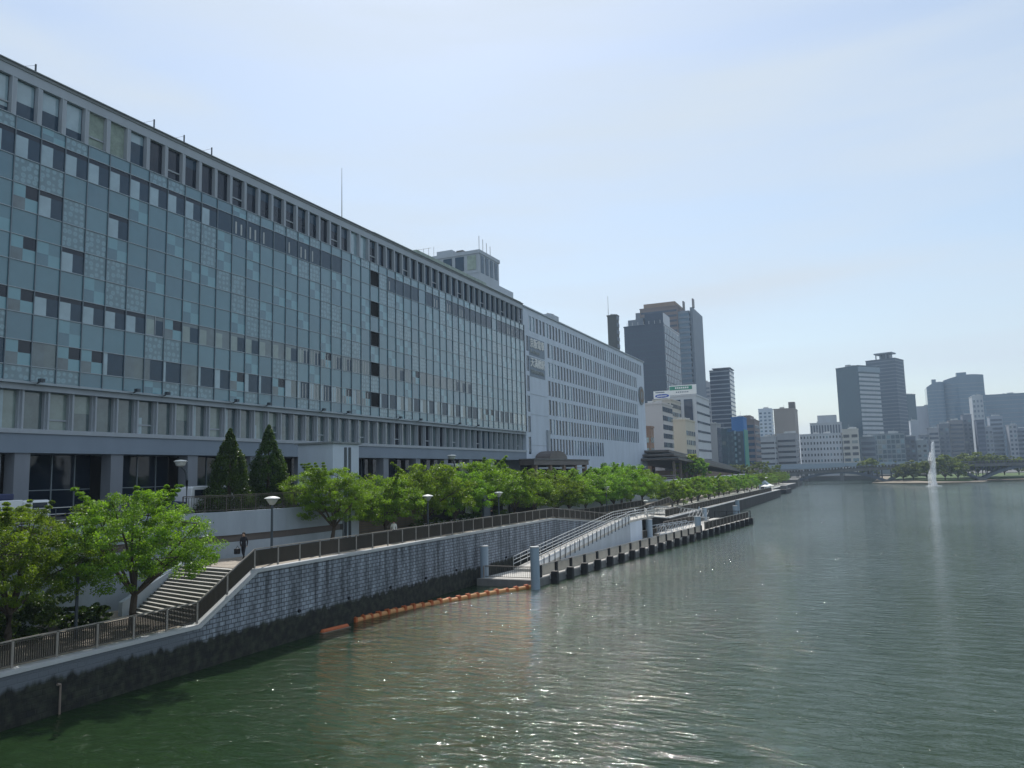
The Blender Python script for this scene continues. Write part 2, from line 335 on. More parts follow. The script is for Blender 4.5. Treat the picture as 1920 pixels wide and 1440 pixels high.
m.prism([(-36.6, 85), (-33.05, 85), (-33.05, 106), (-36.6, 106)], -1, [4.7, 4.7, 2.9, 2.9], 'pave')
m.prism([(-42.2, 85), (-36.6, 85), (-36.6, 106), (-42.2, 106)], -1, [4.7, 4.7, 3.6, 3.6], 'pave'); tag(m.build('raised_promenade'), kind='structure')
m = MB(); m.prism([(-36.6, 106), (-33.05, 106), (-33.05, 122), (-28.5, 122), (-26.6, 282), (-30.5, 283), (-30, 395), (-36.6, 395)], -1, [2.9, 2.9, 2.9, 2.5, 2.3, 2.3, 2.2, 2.2], 'deck')
m.prism([(-42.2, 106), (-36.6, 106), (-36.6, 395), (-42.2, 395)], -1, [3.6, 3.6, 2.6, 2.6], 'pave'); tag(m.build('quay_promenade'), kind='structure')
m = MB(); m.prism([(-120, -20), (-42.5, -20), (-42.5, 412), (-120, 412)], -1, 7.6, 'road'); tag(m.build('riverside_street'), kind='structure')
m = MB(); m.prism([(-600, -200), (-120, -200), (-120, 574), (-600, 574)], -1, 7.5, 'land'); m.prism([(-120, 412), (-30, 412), (-38, 574), (-120, 574)], -1, 3.5, 'land'); tag(m.build('city_ground'), kind='structure')

# stone retaining wall
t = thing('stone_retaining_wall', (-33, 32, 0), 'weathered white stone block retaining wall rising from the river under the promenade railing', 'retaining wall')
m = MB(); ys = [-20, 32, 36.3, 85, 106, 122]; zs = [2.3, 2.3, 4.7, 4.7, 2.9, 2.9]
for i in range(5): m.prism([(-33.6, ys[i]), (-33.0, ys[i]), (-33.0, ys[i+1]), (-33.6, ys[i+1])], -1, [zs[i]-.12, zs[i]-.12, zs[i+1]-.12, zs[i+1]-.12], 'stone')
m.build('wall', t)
m = MB()
for i in range(5):
    y0, y1, a, b = ys[i], ys[i+1], zs[i], zs[i+1]
    m.prism([(-33.65, y0), (-32.94, y0), (-32.94, y1), (-33.65, y1)], [a-.12, a-.12, b-.12, b-.12], [a+.04, a+.04, b+.04, b+.04], 'conc')
m.build('coping', t)
m = MB()
for y in np.arange(40, 118, 5.2):
    if y < 118: m.tube([(-33.1, y, 1.75), (-32.9, y, 1.75)], .11, 'black', 10)
m.build('drain_hole', t)
m = MB(); m.tube([(-32.9, 24.0, -.3), (-32.9, 24.0, 1.25)], .045, 'slat', 8); m.tube([(-32.9, 24.0, 1.25), (-32.9, 23.85, 1.3)], .06, 'slat', 8)
tag(m.build('mooring_pole'), 'thin rusty pole standing in the water against the dark foot of the wall', 'pole')
t = thing('quay_wall', (-28.5, 200, 0), 'low dark concrete quay wall running on past the pontoons to the bend', 'quay wall')
m = MB(); P = [(-33.0, 121.9, 2.9), (-28.45, 121.95, 2.5), (-26.55, 282, 2.3), (-30.45, 283.2, 2.3), (-29.9, 395, 2.2)]
for a, b in zip(P, P[1:]):
    d = Vector((b[0]-a[0], b[1]-a[1], 0)).normalized(); nrm = Vector((d.y, -d.x, 0))*.35
    m.prism([(a[0], a[1]), (a[0]+nrm.x, a[1]+nrm.y), (b[0]+nrm.x, b[1]+nrm.y), (b[0], b[1])], -1, [a[2]-.1, a[2]-.1, b[2]-.1, b[2]-.1], 'quayd')
m.build('wall', t)
m = MB()
for a, b in zip(P, P[1:]): m.bar((a[0], a[1], a[2]+.0), (b[0], b[1], b[2]+.0), .75, .14, 'conc')
m.build('coping', t)

# stairs between the two promenades
t = thing('stairs', (-37, 34, 2.3), 'wide pale concrete stairs climbing beside the railing from the lower to the upper promenade', 'stairs')
N = 15; SL = 1.9                      # treads run askew: the left end lies farther on
for i in range(N):
    z = 2.3 + (i+1)*2.4/N; y = 31.6 + i*4.6/N; yl = y + SL - i*.9/N
    m = MB(); m.prism([(-39.9, yl), (-33.7, y), (-33.7, 36.45), (-39.9, 37.6)], z-.161, z-.012, 'concd')  # dark step body: the risers' shade is put into the colour
    m.prism([(-39.88, yl-.02), (-33.72, y-.02), (-33.72, y+.32), (-39.88, yl+.28)], z-.012, z+.012, 'deck'); m.build('step', t)  # pale strip: sunlight on the tread is painted in
m = MB(); m.prism([(-40.25, 32.8), (-39.92, 32.8), (-39.92, 38.0), (-40.25, 38.0)], 2.3, [3.1, 3.1, 5.2, 5.2], 'whitew'); m.build('side_wall', t)
MB().prism([(-39.9, 37.58), (-33.7, 36.43), (-33.7, 36.6), (-39.9, 38.4)], 2.3, 4.712, 'pave').build('landing', t)

# ------------------------------------------------------------------ railings
def railing(name, pts, label, cat='railing', sec=2.0, h=1.12, dens=.11, kp='brownm', kt='railtop', group=None, post=.07, barw=.05, toprail=.07, gap=.14, kpost=None):
    """pts [(x,y,z)]"""
    t = thing(name, pts[0], label, cat, group)
    top = MB(); pans = []; posts = []
    for a, b in zip(pts, pts[1:]):
        a = Vector(a); b = Vector(b); L = (b-a).length; n = max(1, round(L/sec)); up = Vector((0, 0, 1))
        top.bar(a+up*h, b+up*h, toprail, toprail*.8, kt)
        kq = kpost or kt
        for i in range(n):
            p = a.lerp(b, i/n); q = a.lerp(b, (i+1)/n)
            posts.append(p)
            pm = MB(); pm.bar(p+up*gap, q+up*gap, .04, .05, kp); pm.bar(p+up*(h-.09), q+up*(h-.09), .03, .04, kp)
            k = max(2, int((q-p).length/dens))
            for j in range(1, k): 
                c = p.lerp(q, j/k); pm.bar(c+up*(gap+.02), c+up*(h-.1), barw, .02, kp)
            pans.append(pm)
    posts.append(Vector(pts[-1]))
    top.build('handrail', t)
    if len(pans) > 95:
        r = pans[95:]; mm = MB()
        for x in r:
            o = len(mm.v); mm.v += x.v; [mm.mi(k) for k in x.mats]; mm.f += [tuple(o+i for i in f) for f in x.f]; mm.m += [mm.mats.index(x.mats[i]) for i in x.m]; mm.sm += x.sm
        tag(mm.build('bar_panel', t), kind='stuff'); pans = pans[:95]
    for x in pans: x.build('bar_panel', t)
    if len(posts) > 95:
        mm = MB(); [mm.box(p.x-post, p.x+post, p.y-post, p.y+post, p.z, p.z+h, kq) for p in posts[95:]]; tag(mm.build('post', t), kind='stuff'); posts = posts[:95]
    for p in posts: MB().box(p.x-post/2, p.x+post/2, p.y-post*.8, p.y+post*.8, p.z, p.z+h, kq).build('post', t)
    return t
railing('promenade_railing', [(-33.25, 14, 2.4), (-33.25, 32, 2.4), (-33.25, 36.3, 4.8), (-33.25, 85, 4.8), (-33.25, 106, 3.0), (-33.25, 122, 3.0)],
        'long brown railing with dense upright bars on top of the stone retaining wall', sec=2.0, dens=.10, barw=.078)
railing('terrace_railing', [(-36.7, 92, 4.35), (-36.7, 106, 3.65), (-36.7, 140, 3.6)], 'dark brown railing on the raised terrace under the trees behind the pontoon gangway', sec=2.4, barw=.085)
railing('ramp_railing', [(-33.3, 122.2, 2.95), (-33.3, 145, 3.85), (-33.3, 148, 2.8)], 'brown railing rising and falling over the hump beside the pontoon landing', sec=2.4)
railing('quay_railing', [(-29.0, 123, 2.6), (-27.1, 262, 2.4)], 'long dark railing along the far quay towards the bend', sec=2.6, barw=.09, h=1.2, gap=.06)
railing('terrace_fence', [(-41.9, 38.9, 7.85), (-40.5, 41.4, 7.85), (-39.75, 46.3, 7.85), (-39.75, 52.6, 7.85)], 'thin brown bar fence on the white wall in front of the two conical evergreens', sec=1.3, dens=.16, h=1.15, barw=.025, kt='brownm', post=.05)
def thinrail(name, pts, label, h=1.0, n=3):
    t = thing(name, pts[0], label, 'railing'); m = MB(); mm = MB()
    for a, b in zip(pts, pts[1:]):
        for j in range(n): m.tube([(a[0], a[1], a[2]+h*(1-j/n)), (b[0], b[1], b[2]+h*(1-j/n))], .028, 'galv', 6)
        L = math.dist(a, b); k = max(1, int(L/2.5))
        for i in range(k+1): 
            p = Vector(a).lerp(Vector(b), i/k); MB().tube([p, p+Vector((0, 0, h))], .03, 'pole', 6).build('post', t)
    m.build('rail', t); return t
thinrail('street_railing', [(-42.6, 12, 7.6), (-42.6, 38.2, 7.6)], 'thin pale tube railing along the street edge above the leafy trees on the left', 1.1)
thinrail('roadside_railing', [(-43.2, 58, 7.6), (-43.2, 200, 7.6)], 'thin pale guard rail along the street in front of the white wing', 1.0, 2)

# ------------------------------------------------------------------ white street wall, pylon
t = thing('white_street_wall', (-40, 42, 4.7), 'white retaining wall with a dark recessed band behind the walking person and lamp', 'wall')
def wallrun(m, P, z0, z1, k, th=.35):
    for a, b in zip(P, P[1:]):
        d = Vector((b[0]-a[0], b[1]-a[1])).normalized(); nx, ny = -d.y*th, d.x*th
        m.prism([a, b, (b[0]+nx, b[1]+ny), (a[0]+nx, a[1]+ny)], z0, z1, k)
P = [(-42.15, -18), (-42.15, 38.3), (-41.7, 38.8), (-40.3, 41.3), (-39.5, 46.3), (-39.5, 53.3)]
Pi = [(p[0]-.25, p[1]) for p in P]
m = MB(); wallrun(m, P, 6.25, 7.86, 'streetw'); m.build('upper_wall', t)
m = MB(); wallrun(m, Pi, 5.75, 6.25, 'roofbr', .3); m.build('recess_band', t)
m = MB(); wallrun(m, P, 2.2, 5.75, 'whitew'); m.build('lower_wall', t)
tag(MB().prism([(-54, 38.6), (-41.9, 38.9), (-40.7, 41.4), (-39.9, 46.3), (-39.9, 54), (-54, 54)], 5, 7.58, 'road').build('terrace_ground'), kind='structure')
t = thing('lift_tower', (-41, 54, 4.7), 'windowless white concrete tower with two dark vertical pipes in front of the facade', 'tower')
MB().box(-44.1, -40.4, 53.2, 56.9, 4.7, 12.9, 'white').build('wall', t, bevel=.04)
MB().box(-44.3, -40.2, 53.0, 57.1, 12.9, 13.05, 'cornice').build('roof', t)
for y in (54.75, 55.35): MB().box(-40.4, -40.32, y, y+.28, 4.7, 12.6, 'pole').build('pipe', t)
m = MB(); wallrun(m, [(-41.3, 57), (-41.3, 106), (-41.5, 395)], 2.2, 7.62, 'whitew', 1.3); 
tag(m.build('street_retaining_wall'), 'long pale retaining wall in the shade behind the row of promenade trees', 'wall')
t = thing('slatted_wall', (-41, 63, 4.7), 'brown horizontal slat wall at the foot of the street wall beside the second tree', 'wall')
m = MB()
for i in range(12): m.box(-41.0, -40.9, 57.6, 68.6, 4.78+i*.22, 4.93+i*.22, 'slat')
m.box(-41.08, -41.0, 57.5, 68.7, 4.7, 7.5, 'concd'); m.build('slat_panel', t)
for y in (57.5, 63, 68.5): MB().box(-40.9, -40.8, y, y+.15, 4.7, 7.45, 'slat').build('post', t)
for i, (y0, y1) in enumerate([(70, 78), (80, 88), (90, 99)]):
    t = thing('garage_opening', (-41, y0, 4.7), 'dark recessed opening in the street wall, %s one past the slat wall' % ORD[i], 'opening', 'openings in the street wall')
    MB().box(-41.12, -41.02, y0, y1, 4.0, 6.9, 'black').build('recess', t); MB().box(-41.15, -40.95, y0-.2, y1+.2, 6.9, 7.1, 'conc').build('lintel', t)

# ------------------------------------------------------------------ windows helper (facades facing the river, +X)
def emit(parent, name, items, cap=100, local=False):
    """items: list of (distance, fn(MB)); nearest cap as parts, rest one stuff part"""
    items.sort(key=lambda i: i[0])
    for d, fn in items[:cap]:
        m = MB(); fn(m); m.build(name, parent, local=local)
    if len(items) > cap:
        m = MB(); [fn(m) for d, fn in items[cap:]]; tag(m.build(name, parent, local=local), kind='stuff')

PIT = 1.925; GX = -54.0; Y0 = 34.13 - 10*PIT; NC = 58; Y1 = Y0 + NC*PIT
g = thing('glass_fronted_building', (-70, 80, 7.6), 'long department store block with a teal glass curtain wall above dark ground floor columns', 'building')
m = MB()
m.box(-104, GX-.55, Y0-4, 126.2, 17.2, 40.2, 'facade'); m.box(-104, GX-1.2, Y0-4, 126.2, 12.3, 17.2, 'facade'); m.build('wall', g)
# beam, sill and soffit
m = MB(); m.box(-104, GX, Y0-4, 126.2, 12.32, 13.7, 'beam'); m.build('beam', g)
m = MB(); m.box(GX-1.2, GX+.12, Y0-4, 126.2, 13.7, 14.02, 'rib'); m.build('sill', g)
m = MB(); m.box(GX-1.2, GX+.05, Y0-4, 126.2, 16.8, 17.22, 'facade'); m.box(GX-.5, GX+.35, Y0-4, 126.2, 17.22, 17.36, 'transom'); m.build('ledge', g)
m = MB(); m.box(-104, GX+.1, Y0-4, 126.2, 40.2, 40.42, 'cornice'); m.box(GX-.549, GX+.02, Y0-4, 126.2, 39.46, 40.2, 'facade'); m.box(-104, GX+.22, Y0-4, 126.2, 40.42, 40.5, 'cornice'); m.build('cornice', g)
def lowwin(c):
    y = 35.75 + (c-10)*PIT; k = random.choice(['lowgl', 'lowgl', 'curtain', 'lowgl', 'cream']) if y < 78 else random.choice(['dark', 'darkr', 'lowgl', 'curtain'])
    k2 = random.random(); half = y < 78
    def fn(m):
        if abs(y-89.2) < 1.2: m.box(GX-.75, GX-.7, y+.2, y+PIT-.2, 14.02, 16.8, 'black'); return
        m.box(GX-.7, GX-.64, y+.2, y+PIT-.2, 14.02, 16.8, k)
        if half and k2 < .6: m.box(GX-.64, GX-.625, y+.2, y+.2+(.6 if k2 < .3 else 1.5), 14.05 if k2 < .4 else 14.05, 15.4 if k2 > .2 else 16.78, 'blind_and_sky_reflection' if k2 < .3 else 'lowgl')
        if c % 4 == 3: m.box(GX-.66, GX-.55, y+.2, y+PIT-.2, 14.72, 14.84, 'rib')
    return (abs(y), fn)
def topwin(c):
    y = Y0 + (c-0)*PIT; rr = random.random(); cc = c
    def fn(m):
        k = 'hedge' if cc in (13, 14) else ('dark' if 14 < cc < 34 else ('darkr' if cc >= 34 else 'dark'))
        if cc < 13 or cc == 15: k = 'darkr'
        if cc in (31, 32): k = 'blind_and_sky_reflection'
        m.box(GX-.34, GX-.3, y+.0, y+PIT-.42, 36.75, 39.46, k)
        if cc < 13 or cc == 15: m.box(GX-.3, GX-.285, y+.1, y+PIT-.5, 36.8+2.4*(rr*.8), 39.4, 'blind_and_sky_reflection')  # pale upper pane paints the sky's reflection into these windows
        if k == 'dark' and rr < .6: m.box(GX-.3, GX-.285, y+.1, y+PIT-.5, 38.2+rr*.7, 39.4, 'darkr')
        if k == 'darkr' and cc >= 34: m.box(GX-.3, GX-.285, y+1.05, y+PIT-.44, 36.78, 39.4, 'dark')
        if cc % 4 == 1: m.box(GX-.32, GX-.2, y, y+PIT-.42, 37.42, 37.54, 'rib')
    return (abs(y), fn)
items = [lowwin(c) for c in range(0, NC-1)] + [topwin(c) for c in range(0, NC)]
emit(g, 'window', items)
def pier(c, low):
    y = (35.75 + (c-10)*PIT) if low else (Y0 + c*PIT)
    def fn(m):
        if low: m.box(GX-1.15, GX-.35, y-.2, y+.2, 14.02, 16.8, 'rib'); m.box(GX-.35, GX-.12, y-.07, y+.07, 14.02, 16.8, 'rib')
        else: m.box(GX-.549, GX-.02, y-.44, y, 36.6, 39.46, 'facade'); m.box(GX-.02, GX+.12, y-.44, y-.36, 36.6, 39.46, 'rib')
    return (abs(y), fn)
emit(g, 'pier', [pier(c, True) for c in range(NC) if 35.75+(c-10)*PIT < 126] + [pier(c, False) for c in range(NC)])
# curtain wall
ZR = [36.6, 35.6, 33.65, 31.7, 29.78, 27.9, 26.05, 24.05, 22.32, 20.33, 18.52, 17.4]
holes = {(23+10, r) for r in (1, 3, 5, 7, 9)}
HC = int((79.5-Y0)/PIT)
def panel(c, r):
    y = Y0 + c*PIT; a, b = ZR[r+1], ZR[r]; cy = c; rr = random.random(); x = GX
    ya, yb, za, zb = y+.03, y+PIT-.03, a+.03, b-.03
    vis = None; yy = y
    if r == 1 and y < 72: vis = True
    if r == 1 and y >= 82: vis = rr < .8
    if r == 7: vis = y < 47 or (y < 104)
    if r == 9: vis = True
    if r == 3 and c in (10, 11, 14): vis = True
    if r == 5 and c in (10, 12): vis = True
    if c == HC: vis = None
    kind = None
    if c == HC and r in (1, 3, 5, 7, 9): kind = 'hole'
    elif vis: kind = 'vision'
    elif r in (3, 4, 5, 6, 2) and (c + 2*r) % 7 == 5 and c > 16: kind = 'quad'
    elif (c*3 + r*5) % 8 in (0, 3) or (r in (0, 10) and c % 5 == 2): kind = 'floral'
    elif (c + r*3) % 5 == 1: kind = 'quad'
    else: kind = 'plain'
    def fn(m):
        ym = (ya+yb)/2; zm = (za+zb)/2
        if kind == 'hole': m.box(x-.16, x-.1, ya, yb, za, zb, 'black')
        elif kind == 'plain': m.box(x-.04, x, ya, yb, za, zb, 'tealA' if rr < .55 else ('tealD' if rr < .75 else 'tealC'))
        elif kind == 'floral': m.box(x-.04, x, ya, yb, za, zb, 'floral')
        elif kind == 'quad':
            m.box(x-.04, x, ya, ym, zm, zb, 'tealB'); m.box(x-.04, x, ym, yb, za, zm, 'tealB'); m.box(x-.04, x, ym, yb, zm, zb, 'tealA'); m.box(x-.04, x, ya, ym, za, zm, 'tealC')
        else:
            if rr < .22 and r != 1:
                m.box(x-.04, x, ya, ym, zm, zb, 'tealB'); m.box(x-.04, x, ym, yb, za, zm, 'tealB'); m.box(x-.04, x, ym, yb, zm, zb, 'dark'); m.box(x-.04, x, ya, ym, za, zm, 'curtain')
            elif r == 1 and yy < 52 or (r in (3, 5, 7) and yy < 45):
                m.box(x-.04, x, ya, ya+.95, za, zb-.35, 'blind_and_sky_reflection'); m.box(x-.04, x, ya+.95, yb, za, zb-.35, 'darkr'); m.box(x-.04, x, ya, yb, zb-.35, zb, 'dark')
            elif r == 1:
                m.box(x-.04, x, ya, yb, za, zb, 'darkr')
                if rr > .5: m.box(x-.01, x+.012, ya+.4, ya+.58, za+.2, zb-.5, 'lampg'); 
                if rr > .75: m.box(x-.01, x+.012, ya+1.1, ya+1.3, za+.2, zb-.6, 'lampg')
            elif r == 7:
                k1 = 'cream' if yy < 66 else 'lowgl'
                m.box(x-.04, x, ya, ya+.9, za, zb-.3, k1); m.box(x-.04, x, ya+.9, yb, za, zb-.3, 'curtain' if rr < .6 else 'darkr'); m.box(x-.04, x, ya, yb, zb-.3, zb, 'curtain')
            else:
                k1 = 'curtain' if yy < 50 else 'blind_and_sky_reflection'
                m.box(x-.04, x, ya, ya+1.1*rr, za, zb, k1 if rr > .4 else 'blind_and_sky_reflection'); m.box(x-.04, x, ya+1.1*rr, yb, za, zb, 'darkr' if rr < .7 else 'lowgl')
            if r in (7, 9) and 64 < yy < 80:
                for q_ in range(3): m.box(x, x+.012, ya+.25+q_*.5+rr*.2, ya+.36+q_*.5+rr*.2, za+.05, zb-.15, 'lampg')
            if rr > .93: m.box(x, x+.05, ya, ya+.06, za, zb, 'rib'); m.box(x, x+.05, ym, ym+.06, za, zb, 'rib'); m.box(x, x+.05, yb-.06, yb, za, zb, 'rib'); m.box(x, x+.05, ya, yb, za, za+.06, 'rib')
    return (kind, y, fn)
pan = [panel(c, r) for c in range(NC) for r in range(11)]
emit(g, 'curtain_window', [(abs(y), f) for k, y, f in pan if k == 'vision' or k == 'hole'])
emit(g, 'glass_panel', [(abs(y), f) for k, y, f in pan if k not in ('vision', 'hole')])
m = MB()
for c in range(NC+1): m.box(GX-.02, GX+.10, Y0+c*PIT-.028, Y0+c*PIT+.028, 17.3, 36.6, 'mull')
for z in ZR: m.box(GX-.02, GX+.07, Y0, Y1, z-.03, z+.03, 'transom')
m.build('mullion_grid', g)
for c in range(NC):
    y = Y0+c*PIT
for i, y in enumerate([36.4, 44.5, 47.5, 55.5, 59.9, 68.5, 73, 84, 89, 100, 106]):
    m = MB(); m.bar((GX+.1, y, 17.2), (GX+.75, y, 17.45), .08, .08, 'pole'); m.box(GX+.6, GX+.95, y-.16, y+.16, 17.35, 17.6, 'pole'); m.build('floodlight', g)
# ground floor
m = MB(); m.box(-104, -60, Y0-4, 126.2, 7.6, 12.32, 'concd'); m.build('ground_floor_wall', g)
for i in range(13):
    y = 35.9 + (i-2)*7.68
    if y < 124: MB().box(GX-1.25, GX-.15, y-.56, y+.56, 7.6, 12.32, 'colm').build('column', g)
for i in range(12):
    y = 35.9 + (i-2)*7.68
    m = MB(); m.box(GX-2.6, GX-2.5, y+.56, y+7.12, 7.6, 12.32, 'dark')
    for j in range(1, 4): m.box(GX-2.5, GX-2.42, y+j*1.9, y+j*1.9+.07, 7.6, 12.3, 'transom' if i < 4 else 'mull')
    m.box(GX-2.5, GX-2.44, y+.56, y+7.12, 9.6, 9.66, 'transom' if i < 4 else 'mull'); m.build('shopfront', g)
m = MB()
for j in range(9): m.box(GX-1.1, GX-1.0, 31.5+j*.42, 31.58+j*.42, 7.6, 12.3, 'rib')
m.build('louvre', g)
# roof things of the building
m = MB(); m.box(-61, -57.2, 84, 133, 40.5, 42.5, 'hedge'); m.box(-60, -57.2, 95, 118, 42.5, 42.9, 'hedge'); m.build('roof_screen', g)
m = MB()
for y in np.arange(70, 100, 1.6): m.tube([(-57, y, 40.4), (-57, y, 41.5)], .03, 'galv', 5)
m.tube([(-57, 70, 41.5), (-57, 100, 41.5)], .03, 'galv', 5); m.tube([(-57, 70, 41.0), (-57, 100, 41.0)], .025, 'galv', 5)
m.build('roof_rail', g)
m = MB(); m.box(-58.4, -56.5, 69, 82, 40.5, 41.2, 'cornice'); m.tube([(-57, 62, 40.9), (-57, 84, 41.4)], .1, 'cornice', 6); m.build('roof_pipework', g)
m = MB(); m.box(-58.3, -57.9, 114, 124, 40.5, 41.7, 'slat'); m.build('roof_hoarding', g)
t = thing('rooftop_tower', (-70, 137, 40.2), 'square white plant tower with a windowed top storey above the roofline', 'tower')
MB().box(-86, -66, 133.2, 142.3, 40.2, 53.4, 'facade').build('wall', t)
MB().box(-86.2, -65.8, 133.0, 142.5, 53.4, 54.1, 'facade').build('parapet', t)
for i in range(4): MB().box(-66.02, -65.94, 133.9+i*2.1, 135.2+i*2.1, 49.6, 53.1, 'darkr').build('window', t)
for i in range(6): MB().box(-68.6-i*2.7, -66.7-i*2.7, 133.08, 133.18, 50.2, 53.1, 'hedge' if i in (0, 3) else 'darkr').build('window', t)
MB().box(-86.1, -66.1, 133.10, 133.19, 49.5, 49.9, 'facade').build('band', t)
m = MB(); m.box(-74, -66.1, 142.5, 149.6, 40.2, 48.8, 'facade'); m.build('annex', t)
for i in range(4): MB().tube([(-67+.0*i, 135.3+i*1.7, 54.1), (-67, 135.3+i*1.7, 57.6-.3*i)], .07, 'galv', 5).build('antenna', t)
m = MB(); m.box(-76, -72.5, 134, 137, 54.1, 55.2, 'facade'); m.box(-71.5, -70, 134, 136, 54.1, 54.8, 'concd'); m.build('roof_unit', t)
m = MB()
for x in np.arange(-86, -76, 1.2): m.tube([(x, 133.5, 54.1), (x, 133.5, 56.2)], .05, 'galv', 4)
m.tube([(-86, 133.5, 56.1), (-77, 133.5, 56.1)], .04, 'galv', 4); m.build('roof_rail', t)
for i, (y, h) in enumerate([(36.7, 1.9), (47.7, 2.1), (51.1, 2.0), (54.5, 2.1)]):
    t = thing('roof_antenna_post', (-56, y, 40.5), 'short dark post with a guy wire on the glass block roof, %s from the left' % ORD[i], 'post', 'guyed roof posts')
    MB().tube([(-56, y, 40.4), (-56, y, 40.4+h)], .07, 'pole', 6).build('post', t); MB().tube([(-56, y, 40.3+h), (-56.5, y-3.2, 40.55)], .012, 'pole', 4).build('wire', t)
t = thing('lightning_mast', (-56, 75.4, 40.5), 'tall thin lightning mast on the roof edge of the glass block', 'mast')
MB().tube([(-56, 75.4, 40.4), (-56, 75.4, 44), (-56, 75.4, 48)], [.09, .06, .03], 'galv', 6).build('rod', t); MB().box(-56.2, -55.8, 75.2, 75.6, 40.4, 40.9, 'galv').build('base', t)

# ------------------------------------------------------------------ white wing
h = thing('white_office_wing', (-70, 168, 7.6), 'long white building with rows of narrow upright windows and a roundel at its far end', 'building')
WX = -54.0
MB().box(-100, WX-.5, 126.3, 211, 7.6, 40.0, 'white').build('wall', h)
MB().box(-100, WX+.25, 126.3, 211.2, 40.0, 40.25, 'facade').build('cornice', h)
rows = [(36.0, 38.8, 128.2, 208.5), (32.1, 34.9, 137.2, 203), (28.4, 31.2, 137.2, 203), (24.7, 27.6, 137.2, 203), (21.0, 23.9, 137.2, 203), (17.3, 20.2, 137.2, 203), (13.4, 16.5, 137.2, 171.5)]
m = MB(); face = []
zz = [7.6]
# wall layer in front of the windows: horizontal bands and blank ends
prev = 7.6
for (za, zb, ya, yb) in sorted(rows):
    m.box(WX-.5, WX, 126.3, 211, prev, za, 'white'); 
    if ya > 130: m.box(WX-.5, WX, 128.6, ya, za, zb, 'white'); m.box(WX-.5, WX, 126.3, 127.4, za, zb, 'white')
    else: m.box(WX-.5, WX, 126.3, ya, za, zb, 'white')
    m.box(WX-.5, WX, yb, 211, za, zb, 'white'); prev = zb
m.box(WX-.5, WX, 126.3, 211, prev, 40.0, 'white'); m.build('facade_layer', h)
items = []; prs = []
for (za, zb, ya, yb) in rows:
    n = int(round((yb-ya)/1.72))
    p = (yb-ya)/n
    for i in range(n):
        y = ya+i*p
        def fn(m, y=y, za=za, zb=zb, p=p, rr=random.random()):
            m.box(WX-.14, WX-.10, y+.6, y+p, za, zb, ['dark', 'dark', 'darkr', 'dark', 'tealC'][int(rr*4.99)])
            if .3 < rr < .75: m.box(WX-.10, WX-.085, y+.65, y+.95, za+.05, zb-.8*rr, 'blind_and_sky_reflection')
        items.append((y, fn)); prs.append((y, lambda m, y=y, za=za, zb=zb: m.box(WX-.5, WX+.02, y, y+.6, za, zb, 'white')))
    if ya > 130: items.append((127, lambda m, za=za, zb=zb: m.box(WX-.16, WX-.1, 127.4, 128.6, za, zb, 'darkr')))
emit(h, 'window', items); emit(h, 'pier', prs)
for z in (15, 20.6, 24.3): MB().box(WX, WX+.05, 128.7, 137, z, z+.06, 'facade').build('joint_line', h)
m = MB(); m.box(WX, WX+.4, 136.0, 137.1, 12.5, 18.0, 'facade'); m.build('downpipe_casing', h)
m = MB(); m.box(WX+.0, WX+.06, 153, 195, 8.2, 9.3, 'black'); 
for y in (163.5, 175, 186): m.box(WX, WX+.09, y, y+1.2, 8.2, 9.3, 'white')
m.build('garage_slot', h)
MB().box(-57.5, -55.6, 144.6, 149.0, 40.25, 42.2, 'facade').build('roof_unit', h)
m = MB(); m.tube([(-56.5, 145, 42.2), (-56.5, 148, 42.5)], .3, 'galv', 8); m.build('roof_duct', h)
# lettering (real words on the building)
def text(s, name, parent, loc, size, k, axis='river', depth=.06, width=None):
    c = bpy.data.curves.new('t', 'FONT'); c.body = s; c.size = size; c.extrude = depth; c.resolution_u = 2
    o = bpy.data.objects.new('t', c); COL.objects.link(o); bpy.context.view_layer.update()
    me = bpy.data.meshes.new_from_object(o.evaluated_get(bpy.context.evaluated_depsgraph_get())); COL.objects.unlink(o); bpy.data.objects.remove(o)
    xs = [v.co.x for v in me.vertices] or [0, 1]; wd = max(xs)-min(xs); sx = (width/wd) if width else 1
    mb = MB(); vs = []
    for v in me.vertices:
        x, y, z = (v.co.x-min(xs))*sx, v.co.y, v.co.z
        vs.append((loc[0]+z, loc[1]+x, loc[2]+y) if axis == 'river' else (loc[0]+x, loc[1]-z, loc[2]+y))
    mb.add(vs, [tuple(p.vertices) for p in me.polygons], k); o = mb.build(name, parent); bpy.data.meshes.remove(me); return o
t = thing('station_sign', (WX, 132, 32), 'raised white characters naming the railway and station on the white wing', 'sign')
MB().box(WX-.01, WX+.06, 128.8, 136.2, 31.5, 34.9, 'beam').build('upper_panel', t); MB().box(WX-.01, WX+.06, 128.8, 136.2, 27.6, 31.2, 'beam').build('lower_panel', t)
text('京阪電車', 'lettering', t, (WX+.14, 129.0, 33.1), 1.9, 'signw', width=6.8)
text('Keihan', 'lettering', t, (WX+.12, 129.0, 31.9), 1.0, 'signg', width=4.4)
text('天満橋駅', 'lettering', t, (WX+.14, 129.0, 29.5), 1.9, 'signw', width=6.8)
text('TENMABASHI Sta.', 'lettering', t, (WX+.12, 129.0, 28.2), .95, 'signg', width=6.6)
t = thing('roundel_sign', (WX, 206.8, 30.3), 'round brown emblem disc with a pale ring near the far end of the white wing', 'sign')
def disc(m, x0, x1, cy, cz, r, k, n=28, ri=0):
    vs = [(x, cy+q*math.cos(2*math.pi*j/n), cz+q*math.sin(2*math.pi*j/n)) for x in (x0, x1) for q in (r,) for j in range(n)]
    m.add(vs, [tuple(range(n-1, -1, -1)), tuple(range(n, 2*n))] + [(j, (j+1) % n, n+(j+1) % n, n+j) for j in range(n)], k)
m = MB(); disc(m, WX, WX+.35, 206.8, 30.3, 2.5, 'cornice'); m.build('disc', t)
